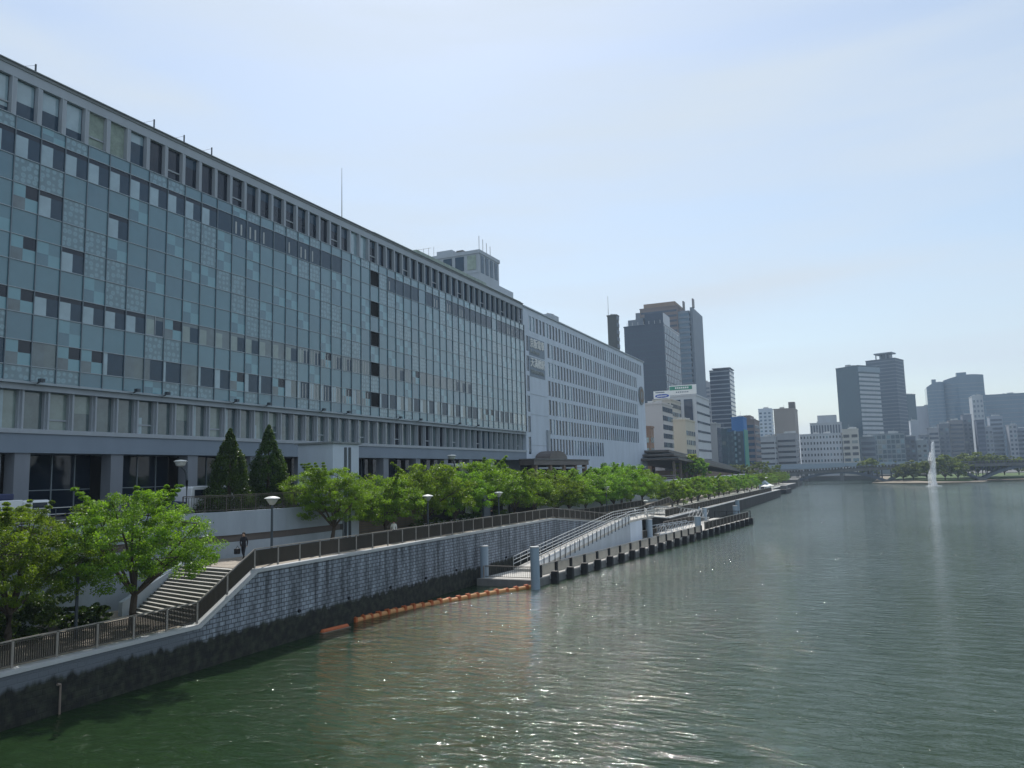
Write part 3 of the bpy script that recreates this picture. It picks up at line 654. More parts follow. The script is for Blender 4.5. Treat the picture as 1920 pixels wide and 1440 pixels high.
m = MB(); disc(m, WX+.35, WX+.4, 206.8, 30.3, 1.9, 'brick'); m.build('inner_disc', t)
m = MB(); disc(m, WX+.4, WX+.44, 206.8, 30.3, 1.3, 'panel'); m.box(WX+.44, WX+.48, 206.4, 207.2, 28.9, 31.8, 'slat'); m.build('emblem', t)
# porch
t = thing('entrance_porch', (-52, 137, 7.6), 'dark brown entrance porch with an arched pediment where the two buildings meet', 'porch')
m = MB(); m.box(-54, -51.2, 123, 152, 11.4, 12.3, 'roofbr'); m.box(-54, -51.0, 122.8, 152.2, 12.3, 12.5, 'concd'); m.build('canopy', t)
m = MB(); pr_ = [(129.8, 12.5)] + [(134.6-4.6*math.cos(math.pi*i/10), 12.5+1.5*math.sin(math.pi*i/10)) for i in range(11)] + [(139.4, 12.5)]
n = len(pr_); m.add([(x, y, z) for x in (-53.9, -51.1) for y, z in pr_], [tuple(range(n)), tuple(range(2*n-1, n-1, -1))] + [(i, n+i, n+(i+1) % n, (i+1) % n) for i in range(n)], 'roofbr'); m.build('pediment', t)
for y in (124.5, 131.5, 138.5, 145, 151): MB().box(-52.2, -51.4, y-.4, y+.4, 7.6, 11.4, 'brick').build('pillar', t)
MB().box(-53.98, -53.9, 123.2, 151.8, 7.6, 11.4, 'black').build('entrance_recess', t)
for y in (128, 135, 141.8, 148): MB().box(-51.9, -51.5, y-2.2, y+2.2, 10.7, 11.0, 'rib').build('beam', t)

# ------------------------------------------------------------------ trees
def leafmesh(name, centers, radii, n, size, k, parent, flat=.55, up_bias=.6):
    """n leaf quads scattered in clumps"""
    c = np.array(centers); r = np.array(radii); i = rng.integers(0, len(c), n)
    d = rng.normal(size=(n, 3)); d /= np.linalg.norm(d, axis=1)[:, None]
    rad = rng.random(n)**.45
    p = c[i] + d*(rad*r[i])[:, None]*np.array([1, 1, flat])
    nr = rng.normal(size=(n, 3)); nr[:, 2] += up_bias*2*rng.random(n); nr /= np.linalg.norm(nr, axis=1)[:, None]
    a = np.cross(nr, rng.normal(size=(n, 3))); a /= np.linalg.norm(a, axis=1)[:, None]; b = np.cross(nr, a)
    s = size*(.6+.8*rng.random(n))[:, None]; bend = nr*s*.25
    v = np.empty((n, 4, 3)); v[:, 0] = p - a*s; v[:, 1] = p - b*s*.5 + bend*.5; v[:, 2] = p + a*s; v[:, 3] = p + b*s*.5 + bend
    me = bpy.data.meshes.new(name); me.vertices.add(4*n); me.vertices.foreach_set('co', v.ravel())
    me.loops.add(4*n); me.loops.foreach_set('vertex_index', np.arange(4*n, dtype=np.int32)); me.polygons.add(n)
    me.polygons.foreach_set('loop_start', np.arange(0, 4*n, 4, dtype=np.int32)); me.update(calc_edges=True)
    at = me.attributes.new('rnd', 'FLOAT', 'FACE'); cr_ = rng.random(len(c))
    at.data.foreach_set('value', (.55*cr_[i] + .45*rng.random(n)).astype(np.float32))
    me.materials.append(MT[k]); o = bpy.data.objects.new(name, me); COL.objects.link(o); o.parent = parent; WL[o.name] = Vector((0, 0, 0)); return o
def broad_tree(rx, rz, hz, n, size, k='leaf', nc=120, seed=0, trunk_h=1.6, tr=.17, lim=9, spike=3, rr=1.0):
    """returns Empty with trunk and crown in local coords; crown centre height hz"""
    rs = np.random.default_rng(seed); t = thing('broadleaf_tree', (0, 0, 0), 'x', 'tree')
    cen = []; rad = []
    m = MB(); base = Vector((0, 0, 0)); fork = Vector((rs.normal()*.1, rs.normal()*.1, trunk_h))
    m.tube([base, base.lerp(fork, .5)+Vector((rs.normal()*.05, rs.normal()*.05, 0)), fork], [tr*1.25, tr, tr*.9], 'bark', 8)
    for j in range(lim):
        az = 2*math.pi*(j+rs.random()*.7)/lim; el = R(18+rs.random()*58)
        L = rx*(.75+.35*rs.random()); tip = Vector((math.cos(az)*math.cos(el)*L*1.12, math.sin(az)*math.cos(el)*L*1.12, trunk_h+(hz-trunk_h)*.35 + math.sin(el)*(rz*1.45)))
        mid = fork.lerp(tip, .5) + Vector((rs.normal()*.2, rs.normal()*.2, .25)); m.tube([fork, mid, tip], [tr*.55, tr*.32, tr*.1], 'bark', 6)
        for q in range(4):
            s0 = fork.lerp(mid, .5+.5*rs.random()) if q < 1 else mid.lerp(tip, rs.random())
            e = s0 + Vector((rs.normal(), rs.normal(), rs.random()*.9))*rx*.3; m.tube([s0, e], [tr*.18, tr*.05], 'bark', 4)
            cen.append(tuple(e)); rad.append(.35+.3*rs.random())
        cen.append(tuple(tip)); rad.append(.45+.2*rs.random())
    while len(cen) < nc:
        d = rs.normal(size=3); d /= np.linalg.norm(d); q = (.35+.65*rs.random()**.5)
        lob = 1+.16*math.sin(3*math.atan2(d[1], d[0])+seed)+.1*math.sin(5*math.atan2(d[1], d[0])+2*seed)
        z = hz + d[2]*rz*q
        if d[2] < -.72: continue
        cen.append((d[0]*rx*q*lob, d[1]*rx*q*lob, z)); rad.append(rx*(.10+.10*rs.random())*rr)
    for q in range(spike):
        az = rs.random()*6.28; x, y = math.cos(az)*rx*.5, math.sin(az)*rx*.5
        for s in range(5): cen.append((x*(1+.12*s), y*(1+.12*s), hz+rz*.75+s*.22)); rad.append(.3-.04*s)
    m.build('trunk', t, local=True)
    leafmesh('crown', cen, rad, n, size, k, t)
    return t
def place(proto, used, x, y, z, s, rz, label, group):
    o = proto if proto.name not in used else copy_tree(proto)
    used.add(proto.name); o.location = (x, y, z); o.rotation_euler = (0, 0, rz); o.scale = (s, s, s); o['label'] = label; o['group'] = group; return o
used = set()
near = [broad_tree(3.7, 2.7, 4.0, 62000, .054, nc=360, seed=s, lim=10, spike=6, rr=.72) for s in (1, 2, 3)]
G = 'cherry trees along the riverside promenade'
place(near[0], used, -36.0, 30.2, 2.3, 1.08, .3, 'leafy cherry tree on the lower promenade beside the foot of the stairs', G)
place(near[1], used, -37.6, 24.6, 2.3, 1.0, 1.3, 'leafy cherry tree at the far left edge in front of the parked truck', G)
o = place(near[1], used, -35.6, 18.2, 2.3, .82, 3.3, 'half cropped cherry tree nearest the viewer on the lower promenade', G)
place(near[2], used, -37.9, 49.6, 4.7, .93, 2.0, 'cherry tree with a sparse crooked top in front of the white lift tower', G)
mid = [broad_tree(3.9, 2.55, 3.35, 26000, .085, nc=190, seed=s, spike=2, trunk_h=1.1) for s in (11, 12, 13)]
y = 57.5; i = 0
while y < 150:
    x = -37.6 - random.random()*1.0; z = 4.7 if y < 85 else max(3.6, 4.7-(y-85)*.052)
    place(mid[i % 3], used, x, y, z, .86+.34*random.random() + (.08 if y > 85 else 0), random.random()*6.28, 'cherry tree in the promenade row, %s beyond the white lift tower' % ORD[i], G)
    y += 6.2 + random.random()*1.0; i += 1
far = [broad_tree(4.0, 2.5, 3.1, 6500, .18, nc=110, seed=s, spike=1, trunk_h=1.0) for s in (21, 22)]
y = 152; i = 0
while y < 385:
    x = -34.2 - random.random()*1.2; z = 2.35
    place(far[i % 2], used, x, y, z, .95+.2*random.random() - (.15 if y > 200 else 0), random.random()*6.28, 'small cherry tree on the far quay, %s past the terrace railing end' % ORD[i], 'small trees on the far quay')
    y += 8.5+random.random()*2.5; i += 1
yl = broad_tree(5.2, 3.8, 5.2, 6000, .26, k='leafy', nc=90, seed=31, spike=0, trunk_h=2)
yl.location = (-46, 226, 5.4); yl['label'] = 'rounded yellow-green tree glowing in the sun beside the long brown roof'
yd = broad_tree(4.2, 3.2, 4.6, 5000, .26, k='leaf', nc=90, seed=32, spike=0, trunk_h=2)
yd.location = (-43.5, 224, 5.6); yd['label'] = 'dark green round tree just right of the yellow-green tree'
for i, (x, y, s, lb) in enumerate([(-40, 345, 1.0, 'tall pale willow-like tree behind the quay beyond the brown roof'), (-37, 372, .85, 'second pale willow-like tree, closer to the arch bridge'), (-44, 318, .9, 'pale willow-like tree at the end of the brown roof')]):
    q = broad_tree(5.0, 4.2, 5.5, 4500, .3, k='leafi', nc=80, seed=40+i, spike=4, trunk_h=2.5) if i == 0 else copy_tree(q)
    q.location = (x, y, 2.5); q.scale = (s, s, s); q['label'] = lb; q['group'] = 'pale trees behind the quay'; q.rotation_euler = (0, 0, i*1.7)
# conical evergreens
def cone_tree(loc, hgt, rad, label, seed):
    rs = np.random.default_rng(seed); t = thing('conical_evergreen', loc, label, 'tree', 'conical evergreens on the white wall')
    MB().tube([(0, 0, 0), (0, 0, hgt*.5), (0, 0, hgt*.9)], [.16, .1, .03], 'bark', 6).build('trunk', t, local=True)
    cen = []; rd = []
    for i in range(420):
        f = rs.random()**1.25; z = .35 + f*(hgt-.45); rr = rad*(1-f)**.8*(.78+.26*rs.random())*(1+.14*math.sin(11*f+seed)); a = rs.random()*6.28
        cen.append((math.cos(a)*rr, math.sin(a)*rr, z)); rd.append(.14+.22*(1-f))
    for j in range(6): cen.append((0, 0, hgt-.15*j)); rd.append(.06+.04*j)
    leafmesh('crown', cen, rd, 22000, .075, 'leafd', t, flat=1.5, up_bias=.2)
    return t
cone_tree((-43.0, 44.2, 7.55), 6.25, 1.95, 'dark conical evergreen on the white wall, left one of the pair', 1)
cone_tree((-43.2, 48.6, 7.55), 6.75, 2.0, 'dark conical evergreen on the white wall, right one of the pair', 2)
# bushes in the shade
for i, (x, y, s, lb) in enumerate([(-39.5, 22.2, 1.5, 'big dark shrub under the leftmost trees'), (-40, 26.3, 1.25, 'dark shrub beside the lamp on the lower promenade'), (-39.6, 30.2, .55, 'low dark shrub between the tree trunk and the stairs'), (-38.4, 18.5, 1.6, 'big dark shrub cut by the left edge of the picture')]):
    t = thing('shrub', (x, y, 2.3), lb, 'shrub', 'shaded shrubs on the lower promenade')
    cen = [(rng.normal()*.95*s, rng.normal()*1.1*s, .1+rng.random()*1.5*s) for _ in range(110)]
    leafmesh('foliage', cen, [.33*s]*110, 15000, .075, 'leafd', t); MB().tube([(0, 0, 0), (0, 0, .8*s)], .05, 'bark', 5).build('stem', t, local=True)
for i, (x, y) in enumerate([(-38.6, 66), (-38.6, 74), (-38.8, 81)]):
    t = thing('shrub', (x, y, 4.7), 'low shaded bush behind the railing, %s beyond the slat wall tree' % ORD[i], 'shrub', 'shaded bushes on the upper promenade')
    cen = [(rng.normal()*.5, rng.normal()*1.4, .2+rng.random()*.9) for _ in range(40)]
    leafmesh('foliage', cen, [.3]*40, 2500, .11, 'leafd', t); MB().tube([(0, 0, 0), (0, 0, .5)], .05, 'bark', 5).build('stem', t, local=True)

# ------------------------------------------------------------------ lamps
def saucer_lamp(hgt=4.3):
    t = thing('saucer_lamp', (0, 0, 0), 'x', 'street lamp')
    MB().tube([(0, 0, 0), (0, 0, hgt-.55)], [.085, .07], 'pole', 10).build('pole', t, local=True)
    MB().lathe((0, 0, hgt-.62), [(.06, 0), (.17, .05), (.34, .3), (.4, .42)], 'lampg', 20).build('bowl', t, local=True)
    MB().lathe((0, 0, hgt-.2), [(.5, 0), (.48, .03), (.33, .1), (.13, .14), (.0, .15)], 'lampw', 20).build('lamp_shade', t, local=True)
    return t
p = saucer_lamp(); LG = 'saucer lamps along the promenade'
L = [(-34.6, 39.3, 4.7, 'white saucer lamp on a blue-grey pole in front of the white wall'), (-36.6, 27.4, 2.3, 'saucer lamp rising out of the dark shrubs on the lower promenade'),
     (-35.3, 60.0, 4.1, 'saucer lamp half hidden in leaves beyond the white lift tower'), (-34.5, 73.0, 3.95, 'saucer lamp above the dark notice board'), (-34.5, 110, 3.6, 'saucer lamp poking out of the trees where the railing dips'),
     (-33.9, 130, .75, 'saucer lamp low behind the pontoon gangway'), (-33, 156, 2.6, 'saucer lamp beyond the piles, above the quay railing'), (-34.5, 178, 2.5, 'saucer lamp in front of the yellow-green tree'), (-32.5, 183, 1.7, 'low saucer lamp just behind the quay railing'),
     (-34.5, 220, 2.4, 'saucer lamp against the brown roofed hall'), (-32.5, 240, 2.4, 'slim saucer lamp near the corner of the quay'), (-31.5, 290, 2.3, 'saucer lamp beside the white kiosk at the quay bend')]
for i, (x, y, z, lb) in enumerate(L):
    o = p if i == 0 else copy_tree(p)
    o.location = (x, y, z); o['label'] = lb; o['group'] = LG
def curved_lamp():
    t = thing('curved_street_lamp', (0, 0, 0), 'x', 'street lamp')
    MB().tube([(0, 0, 0), (0, 0, 2.5), (0, -.08, 2.95), (0, -.3, 3.3), (0, -.55, 3.42)], [.1, .08, .07, .06, .05], 'pole', 8).build('pole', t, local=True)
    MB().lathe((0, -.6, 3.45), [(.12, 0), (.3, .08), (.4, .35)], 'lampg', 16).build('bowl', t, local=True)
    MB().lathe((0, -.6, 3.82), [(.48, 0), (.35, .08), (.0, .13)], 'lampw', 16).build('lamp_shade', t, local=True)
    return t
p = curved_lamp()
for i, (x, y, s, lb) in enumerate([(-43.4, 40.6, 1.0, 'curved dark street lamp in front of the parked white van'), (-44, 81.2, 1.22, 'curved dark street lamp above the white bus shelter'), (-44, 149.0, 1.0, 'curved street lamp silhouetted on the white wing, left of two'), (-44, 169.5, .82, 'curved street lamp at the far end of the white wing')]):
    o = p if i == 0 else copy_tree(p)
    o.location = (x, y, 7.6); o.scale = (s, s, s); o['label'] = lb; o['group'] = 'curved street lamps'
# ------------------------------------------------------------------ vehicles
def wheels(t, xs, ys, r=.33):
    for x in xs:
        for y in ys:
            m = MB(); m.tube([(x-.11, y, r), (x+.11, y, r)], r, 'tyre', 16); w_ = m.build('wheel', t, local=True)
            MB().tube([(x-.12, y, r), (x+.12, y, r)], r*.55, 'galv', 12).build('rim', w_, local=True)
def van(loc, label):
    t = thing('parked_van', loc, label, 'van')
    prof = [(-2.3, .35), (-2.35, 1.0), (-2.25, 1.95), (-2.1, 2.05), (1.0, 2.05), (1.25, 1.98), (2.0, 1.2), (2.3, 1.05), (2.38, .5), (2.3, .3)]
    n = len(prof); m = MB(); m.add([(x, y, z) for x in (-.85, .85) for y, z in prof], [tuple(range(n)), tuple(range(2*n-1, n-1, -1))] + [(i, n+i, n+(i+1) % n, (i+1) % n) for i in range(n)], 'carw'); m.build('body', t, local=True, bevel=.07)
    for y0, y1 in ((-2.0, -1.0), (-.9, .25)): 
        for s in (-1, 1): MB().box(s*.86-.01, s*.86+.01, y0, y1, 1.25, 1.8, 'dark').build('side_window', t, local=True)
    for s in (-1, 1):
        x = s*.865; m = MB(); m.add([(x, .38, 1.22), (x, 1.7, 1.22), (x, 1.15, 1.85), (x, .38, 1.85)], [(0, 1, 2, 3)], 'tealC'); m.build('front_window', t, local=True)
        MB().tube([(s*.6, 2.3, .8), (s*.6, 2.4, .8)], .13, 'lampw', 12).build('headlight', t, local=True)
    m = MB(); m.add([(-.75, 1.96, 1.27), (.75, 1.96, 1.27), (.68, 1.3, 1.96), (-.68, 1.3, 1.96)], [(0, 1, 2, 3)], 'dark'); m.build('windscreen', t, local=True)
    wheels(t, (-.8, .8), (-1.5, 1.55)); return t
van((-45.6, 44.6, 7.6), 'white parked van seen side-on between the curved lamp and the conical evergreens')
v2 = thing('parked_minivan', (-45.9, 40.3, 7.6), 'dark hatchback parked close behind the white van', 'car')
prof = [(-2, .3), (-2.05, .95), (-1.8, 1.65), (-.2, 1.72), (.9, 1.05), (1.9, .95), (2, .35)]; n = len(prof)
MB().add([(x, y, z) for x in (-.8, .8) for y, z in prof], [tuple(range(n)), tuple(range(2*n-1, n-1, -1))] + [(i, n+i, n+(i+1) % n, (i+1) % n) for i in range(n)], 'navy').build('body', v2, local=True, bevel=.08)
for s in (-1, 1): MB().box(s*.8-.02, s*.8+.02, -1.6, .1, 1.05, 1.5, 'dark').build('side_window', v2, local=True)
wheels(v2, (-.75, .75), (-1.3, 1.3))
t = thing('delivery_truck', (-45.3, 26.8, 7.45), 'white box truck with a navy roof and blue letters, partly behind leaves', 'truck')
MB().box(-1.05, 1.05, -4.4, 2.7, .55, 1.75, 'carw').build('box_body', t, local=True, bevel=.05)
MB().box(-1.0, 1.0, -4.35, 2.2, 1.76, 2.12, 'navy').build('roof', t, local=True, bevel=.06)
MB().box(-1.0, 1.0, 2.75, 4.4, .45, 1.7, 'carw').build('cab', t, local=True, bevel=.12)
MB().box(-1.02, 1.02, 3.3, 4.2, 1.0, 1.55, 'dark').build('side_window', t, local=True)
MB().box(1.05, 1.07, .5, .56, .6, 1.7, 'navy').build('door_seam', t, local=True)
WLs = WL[t.name]
lt = text('OSI', 'lettering', t, (WLs.x+1.09, WLs.y+1.2, WLs.z+.75), .8, 'blue', depth=.01)
wheels(t, (-.9, .9), (-3, 3.3), .4)
# bus shelter
t = thing('bus_shelter', (-46, 88, 7.6), 'pale curved canopy of a bus shelter just above the tree tops', 'bus shelter')
n = 10; m = MB(); pf = [(-1.2+2.4*i/n, .25*math.sin(math.pi*i/n)) for i in range(n+1)]
m.add([(-46+a, y, 11.0+b+dz) for y in (82.3, 93.6) for dz in (0, .18) for a, b in pf],
      [(i, i+1, 2*(n+1)+i+1, 2*(n+1)+i) for i in range(n)] + [(n+1+i, 3*(n+1)+i, 3*(n+1)+i+1, n+1+i+1) for i in range(n)] + [(i, n+1+i, n+2+i, i+1) for i in range(n)] + [(2*(n+1)+i, 2*(n+1)+i+1, 3*(n+1)+i+1, 3*(n+1)+i) for i in range(n)] + [(0, 2*(n+1), 3*(n+1), n+1), (n, 2*n+1, 4*n+3, 3*n+2)], 'lampg'); m.build('canopy', t)
for y in (84, 88, 92): MB().tube([(-46.6, y, 7.6), (-46.6, y, 11.0)], .07, 'galv', 8).build('post', t)
MB().box(-46.8, -46.2, 88.5, 93.0, 10.4, 10.9, 'lampw').build('sign_box', t)

# ------------------------------------------------------------------ people
def person(loc, rotz, label, s=1.0, cloth='cloth', bag=True, top=None, stride=.24):
    t = thing('person', loc, label, 'person', rot=rotz)
    J = {'pel': (0, 0, .95, .15), 'wai': (0, 0, 1.1, .135), 'che': (0, .01, 1.32, .165), 'nek': (0, .0, 1.47, .06), 'hed': (0, .02, 1.56, .075), 'hd2': (0, .03, 1.66, .10), 'hd3': (0, .02, 1.74, .08),
         'ls': (-.19, 0, 1.41, .065), 'le': (-.25, -.06, 1.14, .05), 'lw': (-.26, .06, .9, .035), 'lh': (-.26, .09, .8, .035), 'rs': (.19, 0, 1.41, .065), 're': (.25, -.02, 1.14, .05), 'rw': (.26, -.1, .9, .035), 'rh': (.26, -.12, .8, .035),
         'lhp': (-.09, 0, .88, .1), 'lk': (-.1, stride*.7, .5, .07), 'la': (-.1, stride*.8, .09, .045), 'lt': (-.1, stride*.8+.17, .04, .04), 'rhp': (.09, 0, .88, .1), 'rk': (.1, -stride*.2, .5, .07), 'ra': (.1, -stride*1.2, .12, .045), 'rt': (.1, -stride*1.2+.15, .04, .04)}
    E_ = [('pel', 'wai'), ('wai', 'che'), ('che', 'nek'), ('nek', 'hed'), ('hed', 'hd2'), ('hd2', 'hd3'), ('che', 'ls'), ('ls', 'le'), ('le', 'lw'), ('lw', 'lh'), ('che', 'rs'), ('rs', 're'), ('re', 'rw'), ('rw', 'rh'),
          ('pel', 'lhp'), ('lhp', 'lk'), ('lk', 'la'), ('la', 'lt'), ('pel', 'rhp'), ('rhp', 'rk'), ('rk', 'ra'), ('ra', 'rt')]
    ks = list(J); me = bpy.data.meshes.new('body'); me.from_pydata([Vector(J[k][:3])*s for k in ks], [(ks.index(a), ks.index(b)) for a, b in E_], [])
    o = bpy.data.objects.new('tmp_body', me); COL.objects.link(o)
    sk = o.modifiers.new('s', 'SKIN'); 
    for i, k in enumerate(ks): me.skin_vertices[0].data[i].radius = (J[k][3]*s, J[k][3]*s*(.8 if k in ('che', 'wai', 'pel') else 1)); 
    me.skin_vertices[0].data[0].use_root = True
    o.modifiers.new('u', 'SUBSURF').levels = 1
    bpy.context.view_layer.update(); me2 = bpy.data.meshes.new_from_object(o.evaluated_get(bpy.context.evaluated_depsgraph_get())); bpy.data.objects.remove(o)
    me2.materials.clear(); [me2.materials.append(MT[k]) for k in (cloth, 'skin', 'hair', top or cloth)]
    for p_ in me2.polygons:
        c = p_.center/s; p_.use_smooth = True
        p_.material_index = 1 if c.z > 1.49 or (abs(c.x) > .2 and c.z < .88) else (3 if c.z > .98 else 0)
    b = bpy.data.objects.new('body', me2); COL.objects.link(b); b.parent = t; WL[b.name] = Vector((0, 0, 0))
    MB().lathe((0, -.01*s, 1.62*s), [(.085*s, 0), (.112*s, .06*s), (.10*s, .13*s), (.05*s, .18*s), (0, .19*s)], 'hair', 12).build('hair', t, local=True)
    if bag: return t
    return t
person((-38.7, 41.2, 4.7), R(200), 'person in dark clothes walking past the white wall with a bag', s=1.0)
t = thing('shoulder_bag', (-38.9, 40.9, 5.1), 'black bag carried low at the side by the person at the white wall', 'bag')
MB().box(-39.15, -38.9, 40.75, 41.15, 5.05, 5.42, 'bag').build('bag_body', t, bevel=.05); MB().tube([(-39.02, 40.8, 5.4), (-39.0, 40.95, 5.6), (-39.02, 41.1, 5.4)], .015, 'bag', 5).build('strap', t)
person((-36.0, 55.6, 4.7), R(20), 'dark haired person in a white top seen over the railing near the lift tower', s=.95, top='lampw')
person((-35.6, 73.5, 4.7), R(0), 'person in dark clothes standing beside the notice board under the trees', s=.98)
for i, (x, y, a) in enumerate([(-31.5, 244, 0), (-30.2, 262, 1), (-29.6, 268, 2), (-30.8, 280, 0)]):
    person((x, y, 2.35), a, 'tiny figure on the sunny quay near the kiosk, %s from the railing end' % ORD[i], top=['lampw', 'cloth', 'galv', 'carw'][i])
t = thing('notice_board', (-35.2, 72, 4.7), 'tall dark notice board standing under the trees behind the railing', 'notice board')
MB().box(-35.5, -35.3, 71.3, 72.5, 4.8, 7.4, 'pole').build('panel', t); MB().box(-35.52, -35.28, 71.2, 71.32, 4.7, 7.5, 'pole').build('post', t); MB().box(-35.52, -35.28, 72.5, 72.62, 4.7, 7.5, 'pole').build('post', t)
def bicycle():
    t = thing('bicycle', (0, 0, 0), 'x', 'bicycle')
    for y in (-.5, .5):
        m = MB(); pts = [(0, y+.32*math.cos(a), .34+.32*math.sin(a)) for a in np.linspace(0, 2*math.pi, 17)]; m.tube(pts, .02, 'tyre', 5, cap=False)
        for a in range(6): m.tube([(0, y, .34), (0, y+.3*math.cos(a*1.047), .34+.3*math.sin(a*1.047))], .004, 'galv', 3)
        m.build('wheel', t, local=True)
    m = MB(); [m.tube([a, b], .018, 'galv', 5) for a, b in (((0, -.5, .34), (0, -.12, .3)), ((0, -.12, .3), (0, -.22, .85)), ((0, -.12, .3), (0, .36, .75)), ((0, -.2, .75), (0, .34, .82)), ((0, .5, .34), (0, .34, .95)), ((0, -.5, .34), (0, -.2, .7)))]
    m.build('frame', t, local=True); MB().box(-.07, .07, -.34, -.1, .86, .92, 'tyre').build('saddle', t, local=True); MB().tube([(-.25, .28, 1.0), (0, .36, .97), (.25, .28, 1.0)], .015, 'galv', 5).build('handlebar', t, local=True)
    return t
p = bicycle()
for i in range(9):
    o = p if i == 0 else copy_tree(p)
    o.location = (-36.2-.1*(i % 2), 61.5+i*1.25, 4.7); o.rotation_euler = (0, 0, R(80+random.uniform(-12, 12))); o['label'] = 'bicycle parked in the shade behind the railing, %s before the notice board' % ORD[8-i]; o['group'] = 'bicycles parked under the trees'

# ------------------------------------------------------------------ pontoons
def XR(y): return -27.0 + (y-63)*.095
def pontoon(name, y0, y1, wd, zt, label):
    t = thing(name, (XR(y0), y0, 0), label, 'pontoon')
    P_ = [(XR(y0)-wd, y0), (XR(y0), y0), (XR(y1), y1), (XR(y1)-wd, y1)]
    MB().prism(P_, -.3, zt, 'concd').build('hull', t)
    c = .25; MB().prism([(P_[0][0]+c, y0+c), (P_[1][0]-c, y0+c), (P_[2][0]-c, y1-c), (P_[3][0]+c, y1-c)], zt, zt+.02, 'deck').build('deck', t)
    return t
pontoon('pontoon', 64, 117, 5.7, .62, 'long low floating pontoon with a pale deck in front of the stone wall')
pontoon('pontoon', 118.2, 149, 7.2, .85, 'higher far pontoon with a sunlit pale deck and brown fence')
def pfence(name, a, b, z, label, sec=2.1, kp='brownm', kt='railtop', h=1.1, dens=.16, barw=.03, kpost=None, post=.12):
    return railing(name, [(a[0], a[1], z), (b[0], b[1], z)], label, 'fence', sec=sec, h=h, dens=dens, kp=kp, kt=kt, barw=barw, post=post, kpost=kpost)
pfence('pontoon_fence', (XR(64.5)-5.3, 64.6), (XR(64.5)-.6, 64.6), .62, 'thin barred fence across the near end of the pontoon between the two big piles', sec=4.7, dens=.2, barw=.02)
pfence('pontoon_fence', (XR(66)-.5, 66), (XR(117)-.5, 117), .62, 'pale bar fence with dark posts along the river side of the near pontoon', sec=3.25, dens=.17, barw=.09, kp='deck', kpost='rubber', post=.26)
pfence('pontoon_fence', (XR(119)-.5, 119), (XR(147)-.5, 147), .85, 'solid looking brown fence on the river side of the far pontoon', h=1.25, dens=.09, barw=.07)
pfence('pontoon_fence', (XR(119)-6.7, 119), (XR(134)-6.7, 134), .85, 'brown fence on the landward side of the far pontoon', h=1.25, dens=.09, barw=.07)
pfence('pontoon_fence', (XR(95)-5.2, 96), (XR(113)-5.2, 116), .62, 'dark fence on the landward side of the near pontoon below the gangway', dens=.1, barw=.07)
pfence('pontoon_fence', (XR(148)-.4, 148.6), (XR(148)-6.8, 148.6), .85, 'black end fence across the far tip of the far pontoon', kp='rubber', kt='rubber', h=1.3)
def fender():
    t = thing('fender_post', (0, 0, 0), 'x', 'fender')
    MB().box(-.38, .24, -.27, .27, -.6, 1.05, 'rubber').build('post', t, local=True, bevel=.06); MB().box(-.46, -.38, -.3, .3, .4, .9, 'galv').build('bracket', t, local=True)
    MB().box(-.3, .2, -.22, .22, 1.05, 1.09, 'brownm').build('cap', t, local=True); return t
p = fender(); y = 67.2; i = 0
while y < 148:
    o = p if i == 0 else copy_tree(p)
    o.location = (XR(y)+.42, y, 0); o['label'] = 'rubber fender post, %s along the pontoon edge from the nearest big pile' % ORD[i]; o['group'] = 'fender posts along the pontoons'
    y += 3.25; i += 1
def pile(x, y, zt, r, label, i, first=[None]):
    if first[0] is None:
        t = thing('mooring_pile', (0, 0, 0), 'x', 'pile'); first[0] = t
        MB().tube([(0, 0, -1), (0, 0, 3.3)], .38, 'steel', 20).build('shaft', t, local=True); MB().lathe((0, 0, 3.3), [(.4, 0), (.4, .08), (.0, .1)], 'conc', 20).build('cap', t, local=True)
    else: t = copy_tree(first[0])
    t.location = (x, y, 0); t.scale = (r/.38, r/.38, zt/3.4); t['label'] = label; t['group'] = 'steel mooring piles'
PL = [(-32.25, 64.9, 3.5, .38, 'thick steel pile at the landward corner of the near pontoon'), (-26.6, 63.4, 3.65, .40, 'thick steel pile where the orange boom is tied'), (-27.9, 108.3, 3.2, .46, 'steel pile beside the grey gangway block in mid pontoon'),
      (-22.9, 117.6, 3.05, .46, 'steel pile on the river side where the two pontoons meet'), (-28.9, 148.6, 3.0, .45, 'left one of the close pair of piles behind the far pontoon'), (-26.3, 141.5, 3.15, .42, 'right one of the close pair of piles behind the far pontoon'),
      (-31.2, 180, 3.2, .42, 'slim pile standing by the quay beyond the close pair'), (-22.4, 151.5, 3.0, .42, 'front pile at the tip of the far pontoon'), (-25.5, 176, 3.1, .45, 'rear pile at the tip of the far pontoon')]
for i, a in enumerate(PL): pile(*a, i)
# gangway ramp
t = thing('gangway_ramp', (-30, 72, .6), 'pale sloping gangway ramp with steel handrails climbing along the near pontoon', 'gangway')
A0, A1, B = (-29.2, 69.5, .9), (-28.6, 101, 3.45), (-28.3, 113, 3.7)
m = MB(); wd = 2.2
def rampbox(m, a, b, x0, x1, th, k): m.prism([(a[0]+x0, a[1]), (a[0]+x1, a[1]), (b[0]+x1, b[1]), (b[0]+x0, b[1])], [a[2]-th, a[2]-th, b[2]-th, b[2]-th], [a[2], a[2], b[2], b[2]], k)
rampbox(m, A0, A1, -wd, 0, .3, 'deck'); m.prism([(A1[0]-wd, A1[1]), (A1[0], A1[1]), (B[0], B[1]), (B[0]-wd, B[1])], 3.15, 3.45, 'deck'); m.build('walkway', t)
m = MB(); m.prism([(-29.25, 76), (-29.1, 76), (-28.6, 101), (-28.75, 101)], [.62, .62, .62, .62], [1.4, 1.4, 3.3, 3.3], 'whitew'); m.build('side_wall', t)
